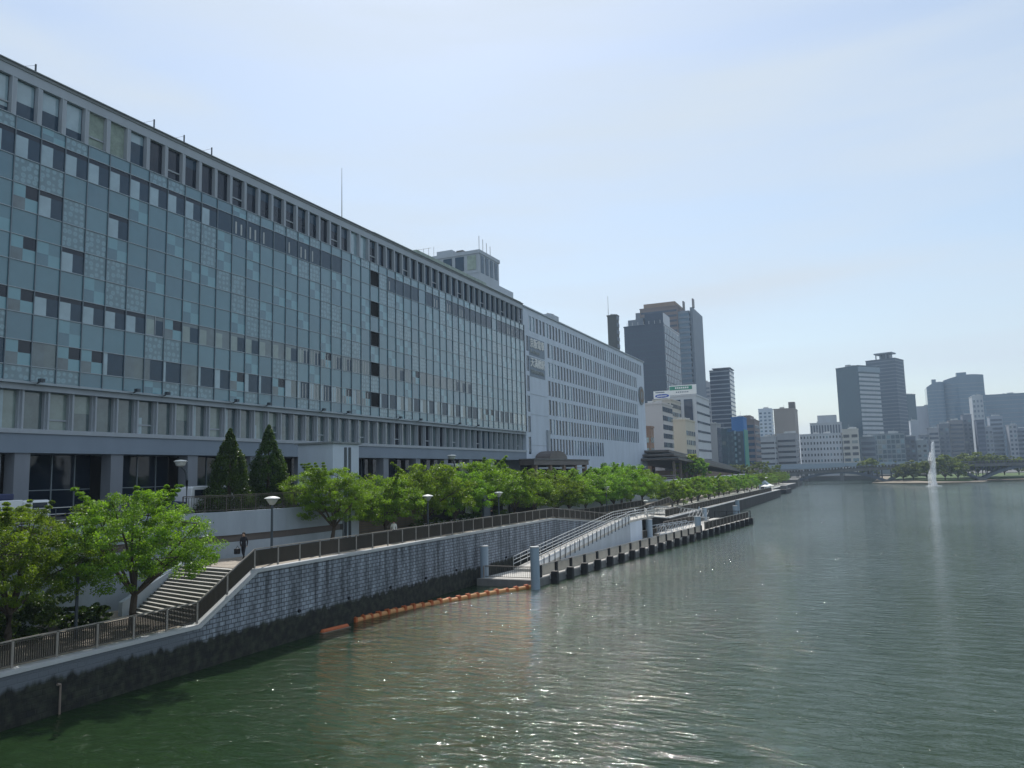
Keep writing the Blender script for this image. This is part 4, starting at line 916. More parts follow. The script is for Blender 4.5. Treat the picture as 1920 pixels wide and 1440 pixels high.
MB().prism([(A1[0]-wd, A1[1]), (A1[0]+.02, A1[1]), (B[0]+.02, 106), (B[0]-wd, 106)], .62, 3.15, 'white').build('landing_block', t)
for off in (0.05, -wd):
    for a, b in ((A0, A1), ((A1[0], A1[1], 3.45), (B[0], B[1], 3.45))):
        m = MB(); L_ = int(math.dist(a, b)/1.6)
        for q in (1.15, .8, .45): m.tube([(a[0]+off, a[1], a[2]+q), (b[0]+off, b[1], b[2]+q)], .035, 'galv', 6)
        for i in range(L_+1):
            c = Vector(a).lerp(Vector(b), i/L_); m.tube([(c.x+off, c.y, c.z), (c.x+off, c.y, c.z+1.15)], .03, 'galv', 5)
        m.build('handrail', t)
for i in range(22):
    c = Vector(A0).lerp(Vector(A1), (i+.5)/22); m = MB(); m.box(c.x+.05, c.x+.11, c.y-.05, c.y+.05, c.z-.45, c.z+.75, 'pole'); m.build('stanchion', t)
m = MB(); m.prism([(A0[0]+.0, A0[1]), (A0[0]+.04, A0[1]), (A1[0]+.04, A1[1]), (A1[0], A1[1])], [.9, .9, 3.4, 3.4], [1.5, 1.5, 4.1, 4.1], 'carw'); m.build('kick_panel', t)  # brighter white paints in the sunlit part of the ramp side
def truss(name, a, b, wd, h_, label, k='galv', n=10):
    t = thing(name, a, label, 'gangway'); a = Vector(a); b = Vector(b); d = (b-a).normalized(); s = d.cross(Vector((0, 0, 1))).normalized()*wd/2; upv = Vector((0, 0, 1))
    MB().bar(a, b, wd, .15, 'deck').build('walkway', t)
    for q in (-1, 1):
        m = MB(); m.bar(a+s*q+upv*h_, b+s*q+upv*h_, .08, .08, k); m.bar(a+s*q, b+s*q, .1, .18, k)
        for i in range(n):
            p0 = a.lerp(b, i/n)+s*q; p1 = a.lerp(b, (i+1)/n)+s*q; m.bar(p0, p0+upv*h_, .06, .06, k); m.bar(p0, p1+upv*h_, .05, .05, k)
        m.build('side_truss', t)
    return t
truss('truss_gangway', (-28.6, 107, 3.3), (-32.6, 121, 3.0), 1.6, 1.1, 'short ribbed steel gangway linking the ramp landing to the quay')
truss('truss_gangway', (-31.5, 126, 2.9), (-26.6, 143, 1.3), 1.8, 1.3, 'long zigzag truss gangway leading down to the far pontoon', n=14)
truss('truss_gangway', (-27.6, 110.5, .9), (-23.8, 117, 1.2), 1.5, 1.2, 'small white truss gangway joining the two pontoons', n=6, k='whitew')
t = thing('steel_gate', (-26, 133, .85), 'low white barred gate standing on the sunlit far pontoon deck', 'gate')
m = MB(); [m.bar((-26.3+i*.18, 133, .87), (-26.3+i*.18, 133, 1.9), .05, .05, 'galv') for i in range(12)]; m.bar((-26.4, 133, 1.9), (-24.2, 133, 1.9), .06, .06, 'galv'); m.build('bars', t)
MB().box(-26.5, -26.38, 132.9, 133.1, .87, 2.0, 'galv').build('post', t); MB().box(-24.2, -24.08, 132.9, 133.1, .87, 2.0, 'galv').build('post', t)

# ------------------------------------------------------------------ orange boom
t = thing('floating_boom', (-31, 54, 0), 'long orange floating boom of linked tubes curving to the big pile', 'boom')
P0, P1, P2 = Vector((-33.0, 45.9, 0)), Vector((-32.3, 54, 0)), Vector((-26.95, 64.3, 0))
bz = lambda u: P0*(1-u)**2 + P1*2*u*(1-u) + P2*u*u
N = 20
for i in range(N):
    a, b = bz(i/N), bz((i+1)/N); zj = .07+.03*math.sin(i*2.1); a.z = b.z = zj; d = (b-a)
    m = MB(); m.tube([a+d*.14, a+d*.18, a+d*.9, a+d*.94], [.1, .195, .195, .1], 'yellowish' if i % 1 == 0 else 'orange', 12); m.build('float', t)
    m = MB(); c = a+Vector((random.uniform(-.04, .04), 0, .02)); m.bar(c-d*.08, c+d*.16, .42, .46, 'orange'); m.bar(c+Vector((0, 0, .2)), c+d*.1+Vector((.06, 0, .27)), .18, .05, 'orange'); m.build('collar', t)
    
t = thing('boom_segment', (-34, 44, 0), 'short faded red float lying apart at the foot of the wall', 'boom')
MB().tube([(-32.85, 42.0, .08), (-32.8, 42.1, .08), (-32.45, 44.3, .08), (-32.4, 44.4, .05)], [.05, .15, .15, .05], 'orange', 10).build('float', t); MB().bar((-32.85, 42.0, .02), (-32.4, 44.4, .02), .5, .04, 'slat').build('skirt', t)

# ------------------------------------------------------------------ far quay bits
t = thing('kiosk', (-31.5, 284, 2.3), 'small grey gabled kiosk with white sides at the quay bend', 'kiosk')
MB().box(-33.2, -29.8, 282.2, 286.4, 2.3, 3.7, 'white').build('wall', t)
m = MB(); m.add([(-33.6, 281.8, 3.7), (-29.4, 281.8, 3.7), (-31.5, 281.8, 5.4), (-33.6, 286.8, 3.7), (-29.4, 286.8, 3.7), (-31.5, 286.8, 5.4)], [(0, 1, 2), (3, 5, 4), (0, 2, 5, 3), (1, 4, 5, 2), (0, 3, 4, 1)], 'steel'); m.build('roof', t)
MB().box(-32.6, -31.6, 282.1, 282.18, 2.3, 3.5, 'dark').build('door', t)
for i, (x, y) in enumerate([(-29, 262), (-28.6, 272)]):
    t = thing('canvas_tent', (x, y, 2.3), ['white open tent on the quay before the kiosk', 'white open tent nearest the kiosk'][i], 'tent', 'white tents on the quay')
    m = MB(); m.add([(x-1.3, y-1.3, 3.9), (x+1.3, y-1.3, 3.9), (x+1.3, y+1.3, 3.9), (x-1.3, y+1.3, 3.9), (x, y, 4.5)], [(0, 1, 4), (1, 2, 4), (2, 3, 4), (3, 0, 4), (3, 2, 1, 0)], 'lampw'); m.build('roof', t)
    for a in (-1, 1):
        for b in (-1, 1): MB().tube([(x+a*1.2, y+b*1.2, 2.3), (x+a*1.2, y+b*1.2, 3.9)], .05, 'galv', 5).build('leg', t)
t = thing('moored_barge', (-28, 316, 0), 'low black barge moored just past the quay corner', 'barge')
MB().prism([(-29.6, 306), (-26.5, 306), (-26.2, 308), (-26.2, 326), (-29.6, 326)], -.3, 1.6, 'rubber').build('hull', t, bevel=.1); MB().box(-29, -27, 312, 320, 1.6, 2.9, 'concd').build('deckhouse', t)
# hall with the sloping roof
t = thing('riverside_hall', (-50, 270, 7.6), 'long low hall with a sloping layered brown roof and tan walls behind the promenade trees', 'hall')
m = MB(); m.prism([(-58, 236), (-45.6, 236), (-45.6, 335), (-58, 335)], 3, [9.8, 9.8, 7.4, 7.4], 'brick'); m.build('wall', t)
for i, (dx, dz) in enumerate([(0, 0), (1.6, 1.1), (3.4, 2.2)]):
    m = MB(); m.prism([(-61, 204+i*2), (-43.9-dx, 204+i*2), (-43.9-dx, 338-i*4), (-61, 338-i*4)], [12.6+dz, 12.6+dz, 7.7+dz, 7.7+dz], [13.1+dz, 13.1+dz, 8.1+dz, 8.1+dz], 'roofbr'); m.build('roof', t)
    m = MB(); m.prism([(-61, 204+i*2), (-43.8-dx, 203.9+i*2), (-43.8-dx, 338-i*4), (-61, 338-i*4)], [13.1+dz, 13.1+dz, 8.1+dz, 8.1+dz], [13.22+dz, 13.22+dz, 8.22+dz, 8.22+dz], 'cornice'); m.build('roof_edge', t)
for y in (206, 214, 222, 230): MB().box(-46, -45.4, y, y+.6, 7.6, 12.2, 'slat').build('pillar', t)
for y in (250, 270, 290, 312): MB().box(-45.6, -45.5, y, y+10, 5.2, 7.2, 'darkr').build('window', t)
MB().box(-45.55, -45.2, 322, 334, 3.6, 6.8, 'lowgl').build('glass_lobby', t)

# ------------------------------------------------------------------ city buildings
def cmat(key, col, rough=.75, var=.08, spec=.4):
    if key not in MT: D(key, mat(key, col, rough, var, .12, spec=spec))
    return key
def building(name, label, corner, w_, d_, h_, rot=0, wall=(.4, .4, .4), win='dark', style='grid', fl=3.6, bay=3.0, wr=.55, base=3, roof=1, faces='fs', wallkey=None, winh=.5, penth=None, cat='building', group=None, rail=False):
    """corner: nearest right front corner; front runs to -x, side runs to +y in local space"""
    t = thing(name, (corner[0], corner[1], base), label, cat, group, rot=R(rot)); H_ = h_-base
    wk = wallkey or cmat('wall_%d_%d_%d' % tuple(int(c*100) for c in wall), wall)
    MB().box(-w_, 0, 0, d_, 0, H_, wk).build('wall', t, local=True)
    m = MB(); e = .25; m.box(-w_-e, e, -e, d_+e, H_, H_+.6, wk)
    m.build('roof', t, local=True)
    n = int(H_/fl); n0 = 1 if H_ > 20 else 0
    cap = 60; step = 1
    its = []
    rw = random.Random(len(label))
    def bx(*q):
        if style == 'grid' and rw.random() < .25: q = q[:-1] + (rw.choice(['lowgl', 'darkr', 'tealC']),)
        its.append((len(its), lambda m, q=q: m.box(*q)))
    for i in range(n0, n):
        z0 = i*fl+fl*(1-winh)*.6; z1 = z0+fl*winh
        if style == 'bands':
            if 'f' in faces: bx(-w_+.6, -.6, -.12, 0, z0, z1, win)
            if 's' in faces: bx(0, .12, .6, d_-.6, z0, z1, win)
        elif style == 'floors':
            if 'f' in faces: bx(-w_, .18, -.2, 0, z1, z1+fl*(1-winh), win)
            if 's' in faces: bx(0, .2, -.2, d_, z1, z1+fl*(1-winh), win)
        elif style == 'grid':
            if 'f' in faces:
                nb = max(1, int(w_/bay)); p_ = w_/nb
                for j in range(nb): bx(-w_+j*p_+p_*(1-wr)/2, -w_+(j+1)*p_-p_*(1-wr)/2, -.12, 0, z0, z1, win)
            if 's' in faces:
                nb = max(1, int(d_/bay)); p_ = d_/nb
                for j in range(nb): bx(0, .12, j*p_+p_*(1-wr)/2, (j+1)*p_-p_*(1-wr)/2, z0, z1, win)
    its.reverse(); its = [(q, f) for q, (_, f) in enumerate(its)]
    emit(t, {'bands': 'window_strip', 'floors': 'floor_band'}.get(style, 'window'), its, local=True)
    if style == 'stripes':
        for j in range(int(w_/bay)): MB().box(-w_+j*bay+.3, -w_+j*bay+bay*.55, -.3, -.12, 1, H_-.5, wk).build('fin', t, local=True)
    if penth:
        for (x0, x1, y0, y1, hh) in penth: MB().box(-w_*x1, -w_*x0, d_*y0, d_*y1, H_+.6, H_+.6+hh, wk).build('penthouse', t, local=True)
    if roof:
        rr = random.Random(int(corner[1]*7+w_*3))
        for j in range(roof*2+3):
            x = -w_*(.15+.6*rr.random()); y = d_*(.1+.4*rr.random()); q = min(w_*.12, .4+rr.random()*1.4)
            MB().box(x-q, x+q, y, y+q*2, H_+.6, H_+.6+q*1.1+.013*j, 'galv' if j % 2 else 'conc').build('roof_unit', t, local=True)
        x = -w_*rr.random(); MB().tube([(x, d_*.3, H_+.6), (x, d_*.3, H_+4)], .06, 'galv', 4).build('antenna', t, local=True)
    return t
DK = glass('tower_dark_glass', (.022, .042, .08), .12); D('dkglass', DK); D('dkglass2', glass('tower_teal_glass', (.022, .062, .09), .12)); D('ltglass', glass('tower_pale_glass', (.16, .22, .27), .12)); D('bluegl', glass('tower_blue_glass', (.08, .14, .2), .1))
D('slab', mat('tower_slab', (.15, .18, .22), .7)); D('slabm', mat('tower_mid_slab', (.24, .28, .33), .7)); D('slabl', mat('tower_pale_slab', (.38, .41, .44), .7))
t = building('slim_dark_tower', 'slim dark tower with an antenna rising behind the far end of the white wing', (-95.6, 330), 4.3, 3.4, 79, wall=(.08, .09, .09), win='slab', style='floors', fl=3.2, base=7.6, faces='s', roof=1)
MB().tube([(-4, 1, 71), (-4, 1, 81)], .1, 'galv', 5).build('antenna', t, local=True)
t = building('navy_office_tower', 'broad dark navy office tower with a pale gridded right side', (-90.5, 400), 21.5, 38.6, 86.5, wallkey='dkglass', win='slab', style='none', base=7.6, roof=2, rail=True)
for i in range(22): MB().box(-21.4, -.1, -.05, 0, 4+i*3.4, 4.25+i*3.4, 'dkglass2').build('floor_line', t, local=True)
for i in range(19):
    m = MB(); m.box(0, .25, .4, 38.2, 8+i*3.7, 10.9+i*3.7, 'ltglass'); m.build('window_row', t, local=True)
m = MB(); [m.box(.25, .45, .4+j*3.78, .7+j*3.78, 7, 78, 'dkglass') for j in range(11)]; m.build('fin', t, local=True)
m = MB(); m.box(-16, -12, 4, 12, 79.5, 84, 'slab'); m.box(-11, -1, 4, 20, 79.5, 86, 'dkglass'); [m.tube([(x, 1, 79), (x, 1, 81.5)], .12, 'galv', 4) for x in range(-20, 0, 3)]; m.build('roof_equipment', t, local=True)
# stepped residential tower behind
t = building('stepped_brown_tower', 'tallest brown tower with a stepped crown and blue glass corner behind the navy tower', (-107.7, 520), 26, 40, 121, wall=(.17, .13, .12), win='dkglass', style='bands', fl=3.5, base=7.6, faces='f', winh=.4, roof=0)
MB().box(-36.5, -26.0, 6, 34, 0, 108, 'slab').build('lower_wing', t, local=True); MB().box(-30, -26, 3, 30, 108, 112, 'slab').build('lower_wing', t, local=True)
for i in range(31):
    m = MB(); m.box(.0, 7.5, 1.0, 9, 1+i*3.5, 3.0+i*3.5, 'bluegl'); m.box(0, 7.8, .7, 9.3, 3.0+i*3.5, 4.5+i*3.5, 'slab'); m.build('balcony_row', t, local=True)
MB().box(-24, -2, 3, 30, 113.9, 117.5, 'brick').build('crown', t, local=True)
MB().box(7.9, 9.6, 3.0, 40, 0, 112, 'slab').build('side_wing', t, local=True)
MB().box(9.5, 10.3, 3.2, 8, 112, 118, 'roofbr').build('crown_fin', t, local=True); MB().box(3, 3.8, 3.2, 8, 109.5, 117, 'roofbr').build('crown_fin', t, local=True)
PW = (.5, .47, .45)
building('pink_white_building', 'pale pinkish building with balconies next to the white wing, stepped roof', (-61.8, 265), 6.8, 15.8, 32.7, wall=PW, win='dark', style='grid', fl=3.1, bay=2.4, faces='s', base=7.6, winh=.55, wr=.75)
building('brown_narrow_building', 'narrow brown tiled building squeezed beside the white wing', (-61.6, 246), 2.6, 4.4, 23.6, wall=(.24, .15, .1), win='cream', style='grid', fl=3.4, bay=1.6, base=7.6)
t = building('oval_sign_building', 'beige building carrying a white rooftop sign with a blue oval', (-66.5, 300), 7.0, 18, 37.0, wall=(.46, .43, .38), win='dark', style='grid', fl=3.2, bay=2.2, base=7.6, roof=0)
s_ = MB().box(-6.6, -.2, -.3, 0, 30.2, 33.2, 'signw').build('rooftop_sign', t, local=True)
m = MB(); m.add([(-3.2+2.8*math.cos(a), -.36, 31.2+.75*math.sin(a)) for a in np.linspace(0, 2*math.pi, 21)[:-1]], [tuple(range(20))], 'blue'); m.build('blue_oval', s_, local=True)
m = MB(); m.box(-5.2, -1.4, -.42, -.37, 31.0, 31.35, 'signw'); m.build('pale_strip', s_, local=True); m = MB(); m.box(-5.8, -2.2, -.34, -.3, 32.4, 32.8, 'slab'); m.build('dark_strip', s_, local=True)
t = building('green_sign_building', 'tall building with dark front, pale banded side and a white and green rooftop sign', (-62.3, 330), 10.8, 30.6, 41, wall=(.5, .52, .54), win='dark', style='bands', fl=4.0, base=7.6, faces='s', winh=.22, roof=0)
for x0, x1 in ((-10.2, -6.6), (-5.2, -1.6)): MB().box(x0, x1, -.3, 0, 8, 32, 'dkglass').build('dark_glazing', t, local=True)
s_ = MB().box(-11.2, .3, -.3, .4, 34.2, 38.2, 'signw').build('rooftop_sign', t, local=True)
MB().box(-11.0, -1.4, -.38, -.3, 36.2, 37.8, 'green').build('green_panel', s_, local=True)
m = MB(); [m.box(-8.6+i*.85, -8.0+i*.85, -.44, -.38, 36.7, 37.4, 'signw') for i in range(7)]; [m.box(-8.3+i*.8, -7.85+i*.8, -.36, -.3, 35.0, 35.5, 'slab') for i in range(7)]; m.build('faint_letters', s_, local=True)
building('cream_building', 'cream low building with paired windows below the green rooftop sign', (-59.1, 290), 5.0, 17.4, 28.2, wall=(.50, .46, .37), win='darkr', style='grid', fl=3.5, bay=3.4, faces='s', base=7.6, wr=.6)
t = building('dark_column_building', 'narrow dark building with white vertical stripes', (-62.7, 380), 3.2, 12.5, 31.2, wall=(.30, .31, .32), win='dkglass', style='none', base=7.6)
[MB().box(0, .3, 1+i*3.6, 3.4+i*3.6, 1, 22, 'dkglass').build('glass_strip', t, local=True) for i in range(3)]
building('mirror_building', 'grey mirrored building with rippled windows left of the blue building', (-61.2, 400), 3.1, 25, 29.4, wallkey='dkglass2', win='darkr', style='grid', fl=3.3, bay=2.6, base=7.6)
building('pale_slim_tower', 'pale grey slim tower partly hidden behind the banded residential tower', (-108.9, 640), 12, 15, 80, wall=(.38, .40, .43), win='slab', style='bands', fl=3.3, base=7.6)
t = building('banded_tower', 'dark residential tower with pale balcony bands and an overhanging roof', (-87.2, 600), 14.9, 22, 84.2, wallkey='dkglass', win='slabm', style='floors', fl=3.3, base=7.6, winh=.75, roof=0)
MB().box(-12.9, .8, -.8, 20, 78, 78.6, 'slab').build('roof_canopy', t, local=True)
t = building('blue_building', 'building with a bright blue top and teal lower front', (-56.9, 430), 6.1, 15, 36.8, wall=(.03, .16, .42), win='bluegl', style='none', base=7.6)
MB().box(-5.9, -.2, -.25, 0, 0, 22, 'dkglass2').build('teal_front', t, local=True); MB().box(0, .3, .3, 14.8, 0, 23, 'green').build('teal_side', t, local=True)
for i in range(6): MB().box(-3.1, -1.9, -.4, -.25, 3+i*3.3, 4.4+i*3.3, 'ltglass').build('pale_window', t, local=True)  # panes of paler glass on the front
for i in range(7): MB().box(-5.8, -4.0, -.38, -.25, 2+i*3.1, 3.8+i*3.1, 'blind_and_sky_reflection').build('balcony', t, local=True)
building('brown_office_building', 'muted brown stepped office building right of the blue building', (-55.7, 470), 6.2, 24, 37.6, wall=(.2, .16, .15), win='darkr', style='bands', fl=3.5, base=7.6, penth=[(.4, 1, .1, .8, 2.5)])
building('light_blue_tower', 'small hazy light blue tower left of the beige blocky building', (-87.9, 900), 14, 17, 74.5, wall=(.42, .48, .54), win='bluegl', style='grid', fl=4, bay=4, base=7.6)
t = building('beige_block_building', 'beige windowless upper block with a taller service tower at its right', (-45.2, 640), 15.7, 30, 55.0, wall=(.27, .24, .21), win='slab', style='none', base=3)
MB().box(-4.4, .2, -.2, 9, 52.0, 57.3, 'roofbr').build('service_tower', t, local=True); MB().box(-15, -5, -.2, 0, 42, 50, 'wall_27_24_21').build('ribbed_panel', t, local=True)
building('grey_balcony_building', 'grey building with balconies below the light blue tower', (-53.6, 560), 13.4, 16, 30.6, wall=(.36, .38, .40), win='dark', style='bands', fl=3.6, base=3, winh=.35)
building('grey_band_building', 'grey office building with dark window bands below the beige block', (-40.6, 570), 12.8, 28, 32.6, wall=(.30, .30, .31), win='dark', style='bands', fl=3.8, base=3, winh=.38)
building('dotted_window_building', 'wide white building dotted with small square windows above the arch bridge', (-12.1, 600), 28.1, 18, 32.6, wall=(.50, .52, .55), win='dark', style='grid', fl=4.2, bay=2.1, wr=.45, winh=.42, base=3)
t = building('striped_building', 'building with upright dark window stripes and a stepped rooftop, behind the dotted building', (-13.3, 680), 23.7, 18, 44.5, wall=(.42, .45, .48), win='dkglass', style='none', base=3, roof=1, penth=[(.14, .75, .1, .6, 6)])
for j in range(11): MB().box(-23.2+j*2.1, -22.1+j*2.1, -.2, 0, 10, 40, 'dkglass').build('window_strip', t, local=True)
building('cream_window_building', 'cream building with wide dark windows right of the dotted building', (-1.0, 598), 10.6, 16, 35, wall=(.50, .48, .43), win='dark', style='grid', fl=4.2, bay=4, wr=.72, base=3)
building('low_bluegrey_building', 'low blue-grey building in front of the twin towers', (9.7, 610), 9.9, 18, 29.4, wall=(.16, .19, .22), win='dkglass', style='bands', fl=4, base=3)
building('grid_glass_building', 'low gridded glass building at the foot of the twin towers', (29.7, 640), 24.6, 18, 32.2, wall=(.24, .28, .3), win='dkglass2', style='grid', fl=3.6, bay=3, wr=.8, winh=.75, base=3)
# twin towers
t = building('leaning_glass_tower', 'big tower with a dark flat left face and pale banded right face', (2.2, 700), 22, 26, 92, rot=-38, wallkey='dkglass2', win='slabl', style='none', base=3, roof=1)
for i in range(17): MB().box(0, .3, .3, 25.7, 25+i*3.7, 27.2+i*3.7, 'slabl').build('floor_band', t, local=True)
MB().box(0, 1.2, 0, 26.2, 84, 88.3, 'ltglass').build('crown_band', t, local=True)
t = building('canopy_roof_tower', 'taller banded tower with an open canopy roof behind the dark glass tower', (34.0, 790), 26, 24, 107, rot=-20, wall=(.06, .085, .115), win='slab', style='floors', fl=3.3, base=3, roof=0, winh=.72)
MB().box(-19, -3, 2, 14, 109.5, 110.7, 'slab').build('roof_canopy', t, local=True)
for x in (-18, -14, -9, -4): MB().box(x, x+.8, 3, 4, 104, 109.5, 'slab').build('canopy_column', t, local=True)
MB().box(-15, -6, 5, 11, 104, 109.4, 'dkglass').build('penthouse', t, local=True)
# right hand skyline, about a kilometre away
def rb(name, label, x0, x1, Y, h_, **k):
    return building(name, label, (x1, Y), x1-x0, k.pop('d', 25), h_, **k)
rb('teal_block', 'hazy teal block just right of the canopy roof tower', 43, 55, 900, 81, wallkey='dkglass2', style='none', base=3)
rb('pale_far_block', 'pale hazy block between the twin towers and the curved towers', 52, 79, 1020, 76, wall=(.36, .38, .42), style='none', base=3)
rb('pale_strip_building', 'narrow pale strip of a building beside the teal block', 44, 51, 820, 50, wall=(.46, .5, .54), style='none', base=3)
def curved(name, label, x0, x1, Y, ha, hb, hc, k, bands=22, d=30):
    t = thing(name, ((x0+x1)/2, Y, 3), label, 'building'); n = 14; hw = (x1-x0)/2
    P_ = [(-hw+2*hw*i/n, -6*math.sin(math.pi*i/n)) for i in range(n+1)] + [(hw, d), (-hw, d)]
    zt = [ha+(hb-ha)*(i/n) + (hc)*math.sin(math.pi*i/n) for i in range(n+1)]+[hb, ha]
    MB().prism(P_, 0, [z-3 for z in zt], k).build('facade', t, local=True)
    for i in range(bands):
        z = 6+i*(min(ha, hb)-10)/bands; m = MB()
        for j in range(n): m.bar((P_[j][0], P_[j][1]-.15, z), (P_[j+1][0], P_[j+1][1]-.15, z), .3, .5, 'slab')
        m.build('floor_line', t, local=True)
    m = MB(); m.box(-hw*.3, hw*.2, 5, 15, min(ha, hb)-3, max(ha, hb)+hc-1, k); m.build('roof_plant', t, local=True)
    return t
curved('curved_tower', 'shorter curved blue tower left of the tall curved tower', 73.5, 91, 1005, 97, 102, 2, 'bluegl')
curved('curved_tower', 'tall wide curved blue-grey tower with an arched roofline', 91.5, 131.5, 1010, 104, 108, 2.5, 'bluegl')
MB_ = rb('wide_blue_block', 'wide flat blue block at the right edge of the picture', 127, 215, 1060, 88, wallkey='bluegl', win='slab', style='bands', fl=5, faces='f', base=3, winh=.12)
rb('slim_dotted_building', 'slim pale building with dotted windows in front of the wide blue block', 105.5, 115, 900, 76, wall=(.36, .39, .41), win='slab', style='grid', fl=5, bay=2.6, base=3, faces='f')
LOW = [(47, 54, 760, 34, (.18, .2, .23), 'low dark building beside the grid glass building'), (55, 63, 770, 40, (.3, .31, .33), 'grey mid-rise left of the fountain'), (64, 72, 780, 44, (.13, .15, .18), 'dark mid-rise just left of the fountain jet'),
       (73, 84, 790, 47, (.2, .2, .21), 'brownish mid-rise behind the fountain top'), (85, 92, 800, 52, (.14, .16, .2), 'dark narrow block right of the fountain'), (93, 99, 780, 46, (.09, .11, .16), 'very dark navy low block'),
       (100, 106, 790, 40, (.28, .31, .35), 'pale low block with thin bands under the curved tower'), (107, 117, 810, 50, (.25, .29, .34), 'blue-grey block below the slim dotted building'), (118, 124, 790, 41, (.30, .32, .35), 'pale striped low building near the right edge'),
       (125, 133, 800, 38, (.22, .26, .31), 'plain bluish low block near the right edge'), (134, 146, 790, 36, (.28, .32, .36), 'low grey block second from the right edge'), (147, 170, 800, 38, (.24, .28, .32), 'low wide grey block at the right edge')]
for i, (x0, x1, Y, h_, c, lb) in enumerate(LOW):
    rb('city_block', lb, x0, x1, Y, h_, wall=c, win='dkglass', style='bands' if i % 2 else 'grid', fl=3.8, bay=2.8, base=3, faces='f', d=15)
LOWL = [(-110, -96, 700, 42, (.3, .3, .3), 'grey block behind the brown office building'), (-72, -60, 690, 36, (.25, .25, .27), 'dull block between the brown office and grey balcony building'), (30.5, 38, 660, 30, (.1, .12, .15), 'narrow dark block right of the grid glass building'), (38.5, 46, 665, 27, (.24, .28, .3), 'low glassy block left of the riverside trees')]
for (x0, x1, Y, h_, c, lb) in LOWL: rb('city_block', lb, x0, x1, Y, h_, wall=c, win='dark', style='grid', base=3, faces='f', d=15)

# ------------------------------------------------------------------ elevated road, bridge, island
t = thing('elevated_road', (0, 560, 3), 'pale teal elevated road running behind the arch bridge', 'elevated road')
MB().box(-90, 260, 556, 566, 8.2, 9.3, 'steel').build('deck', t)
for x0 in range(-90, 260, 10): MB().box(x0+.05, x0+9.95, 555.7, 555.95, 8.4, 11.6 if x0 < 60 else 10.8, 'ltsound' if 'ltsound' in MT else 'steel').build('sound_barrier', t)
for x in range(-80, 260, 22): MB().box(x, x+2, 558, 564, -1, 8.2, 'concd').build('pier', t)
b = thing('arch_bridge', (10, 478, 0), 'long dark steel bridge with shallow open-spandrel arches crossing to the island', 'bridge')
def dz(x): return 8.2 - .00025*(x-40)**2 + (x+40)*.012
m = MB(); xs = list(range(-62, 226, 8))
for x0, x1 in zip(xs, xs[1:]): m.prism([(x0, 473), (x1, 473), (x1, 489), (x0, 489)], [dz(x0)-1.6, dz(x1)-1.6, dz(x1)-1.6, dz(x0)-1.6], [dz(x0), dz(x1), dz(x1), dz(x0)], 'concd')
m.build('deck', b)
for x0, x1 in zip(xs, xs[1:]):
    m = MB(); m.bar((x0, 472.9, dz(x0)+1.15), (x1, 472.9, dz(x1)+1.15), .2, .2, 'cornice'); m.bar((x0, 472.9, dz(x0)+.05), (x1, 472.9, dz(x1)+.05), .3, .25, 'bridged'); 
    for j in range(5): xx = x0+(x1-x0)*j/5; m.box(xx-.45, xx+.45, 472.85, 472.95, dz(xx)+.1, dz(xx)+1.1, 'brownm')
    m.build('parapet', b)
for a, c in ((-37, 12), (12, 56.5), (56.5, 102), (102, 150)):
    for yy in (474, 487):
        m = MB(); n = 18
        z = lambda u: .6 + (dz((a+c)/2)-2.2)*math.sin(math.pi*u)**.85 if 0 < u < 1 else .6
        pts = [(a+(c-a)*i/n, yy, z(i/n)) for i in range(n+1)]
        for p0, p1 in zip(pts, pts[1:]): m.bar(p0, p1, 1.0, 1.35, 'archg')
        m.build('arch_rib', b)
    for i in range(1, 20):
        xx = a+(c-a)*i/20; u = i/20; zz_ = z(u)
        if dz(xx)-.9-zz_ > .8: m = MB(); m.box(xx-.22, xx+.22, 473.6, 474.2, zz_, dz(xx)-.9, 'bridged'); m.box(xx-.2, xx+.2, 486, 486.6, zz_, dz(xx)-.9, 'bridged'); m.build('spandrel_column', b)
for x in (-38, 12, 56.5, 102, 150): MB().box(x-2, x+2, 472, 490, -1, 1.6, 'concd').build('pier', b)
MB().box(-62, -39, 474, 488, 0, 7.2, 'concd').build('abutment', b)
# cars on the bridge, tiny
for i, (x, k) in enumerate([(-8, 'carw'), (-1, 'navy'), (16, 'cornice'), (24, 'carw')]):
    t = thing('car', (x, 475, dz(x)), ['white car', 'dark blue car', 'grey car', 'second white car'][i]+' on the arch bridge, '+['leftmost of four', 'second from the left', 'third from the left', 'rightmost of four'][i], 'car', 'cars on the arch bridge')
    MB().box(-2.1, 2.1, -.8, .8, .3, .95, k).build('body', t, local=True, bevel=.15); MB().box(-1.2, 1.0, -.7, .7, .95, 1.5, 'dark').build('cabin', t, local=True, bevel=.2)
    for xx in (-1.3, 1.3): MB().tube([(xx, -.82, .32), (xx, .82, .32)], .32, 'tyre', 10).build('wheel', t, local=True)
m = MB(); m.prism([(4, 466), (30, 424), (54, 446), (62, 484), (150, 500), (150, 540), (10, 540)], [-1]*7, [.2, .7, .4, .3, .6, 2.6, 2.6], 'sand'); tag(m.build('island_shore'), kind='structure')
m = MB(); m.prism([(12, 484), (31, 446), (50, 462), (58, 492), (150, 506), (150, 538), (16, 538)], [-.2]*7, [1.3, 1.4, 1.3, 1.4, 1.6, 3.2, 3.2], 'grass'); tag(m.build('island_grass'), kind='structure')
q = [broad_tree(6.6, 4.8, 5.4, 6500, .36, k='leafi', nc=110, seed=50+i, spike=0, trunk_h=1.2, tr=.3) for i in range(2)]
used2 = set()
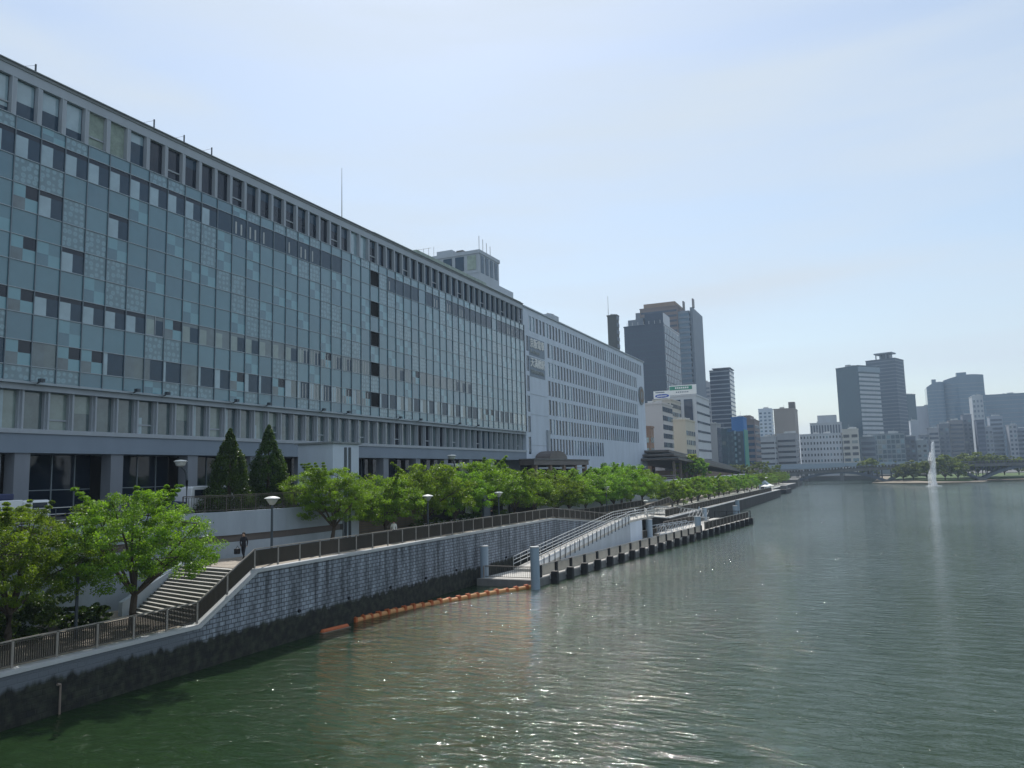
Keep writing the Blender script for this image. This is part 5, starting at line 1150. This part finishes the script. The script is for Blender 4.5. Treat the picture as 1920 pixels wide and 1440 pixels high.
IT = [(3.5, 500, 3.0, 1.0, 'single round bush-like tree on the left end of the island behind the bridge'), (24, 462, 1.6, .95, 'pale tree at the island tip left of the fountain'), (30, 455, 1.6, .9, 'small tree right behind the fountain foot on the left'), (19.5, 466, 1.6, .8, 'low tree by the bridge pier on the island'),
      (38.5, 458, 1.6, 1.15, 'large tree immediately right of the fountain'), (45, 466, 1.6, .9, 'tree right of the large fountain-side tree'), (52, 500, 3.0, 1.1, 'yellow-green tree behind the bridge, right of the fountain trees'), (58.5, 503, 3.0, 1.15, 'taller yellow-green tree behind the bridge parapet'),
      (65, 500, 3.0, 1.05, 'tree behind the parapet with a flat wide crown'), (71, 502, 3.0, .95, 'darker tree behind the bridge near the right side'), (78, 504, 3.0, .85, 'smaller tree behind the bridge second from the right edge'), (84, 505, 3.0, .75, 'small tree behind the bridge nearest the right edge')]
for i, (x, y, z, s, lb) in enumerate(IT): place(q[i % 2], used2, x, y, z-.4, s*1.08, i*1.3, lb, 'trees on the island')
# fountain
t = thing('fountain_jet', (28.4, 388, 0), 'tall white plume of a fountain jet rising from the river', 'fountain')
def plume(pts, rads, name):
    m = MB(); m.tube(pts, rads, 'spray', 14); return m.build(name, t)
plume([(28.0, 388, 0), (28.1, 388, 5), (28.4, 388, 12), (28.8, 388, 17), (29.0, 388, 19.2)], [.8, .75, .7, .6, .2], 'jet_core')
plume([(27.6, 388, 0), (27.4, 388, 5), (27.4, 388, 11), (27.6, 388, 15)], [1.9, 1.5, 1.0, .3], 'mist_veil')
plume([(28.2, 388, 0), (28.2, 388, 5), (28.5, 388, 12), (28.9, 388, 17.5)], [1.3, 1.2, 1.0, .45], 'spray_sheath')
D('drops', mat('water_drops', (.9, .92, .95), .3, .02))
cen = []
for _ in range(900):
    z = 19.3*rng.random()**.8; sp_ = .25+1.25*(1-z/19.5); cen.append((-.3+.055*z-abs(rng.normal())*sp_*.55+rng.normal()*.15, rng.normal()*sp_*.5, z))
leafmesh('droplets', cen, [.6]*len(cen), 26000, .045, 'drops', t, flat=2.2, up_bias=0)
MB().lathe((28.0, 388, -.1), [(3.4, 0), (3.0, .25), (1.6, .4), (0, .45)], 'spray', 18).build('splash', t)

# ------------------------------------------------------------------ air
hm = bpy.data.materials.new('air_haze'); hm.use_nodes = True; n = hm.node_tree.nodes; n.clear()
ov = n.new('ShaderNodeOutputMaterial'); pv = n.new('ShaderNodeVolumePrincipled'); pv.inputs['Color'].default_value = (.62, .80, 1.0, 1); pv.inputs['Density'].default_value = 0.00020; pv.inputs['Anisotropy'].default_value = .3
hm.node_tree.links.new(pv.outputs[0], ov.inputs['Volume']); MT['haze'] = hm
tag(MB().box(-750, 1700, -250, 4600, -2, 140, 'haze').build('haze'), kind='stuff')
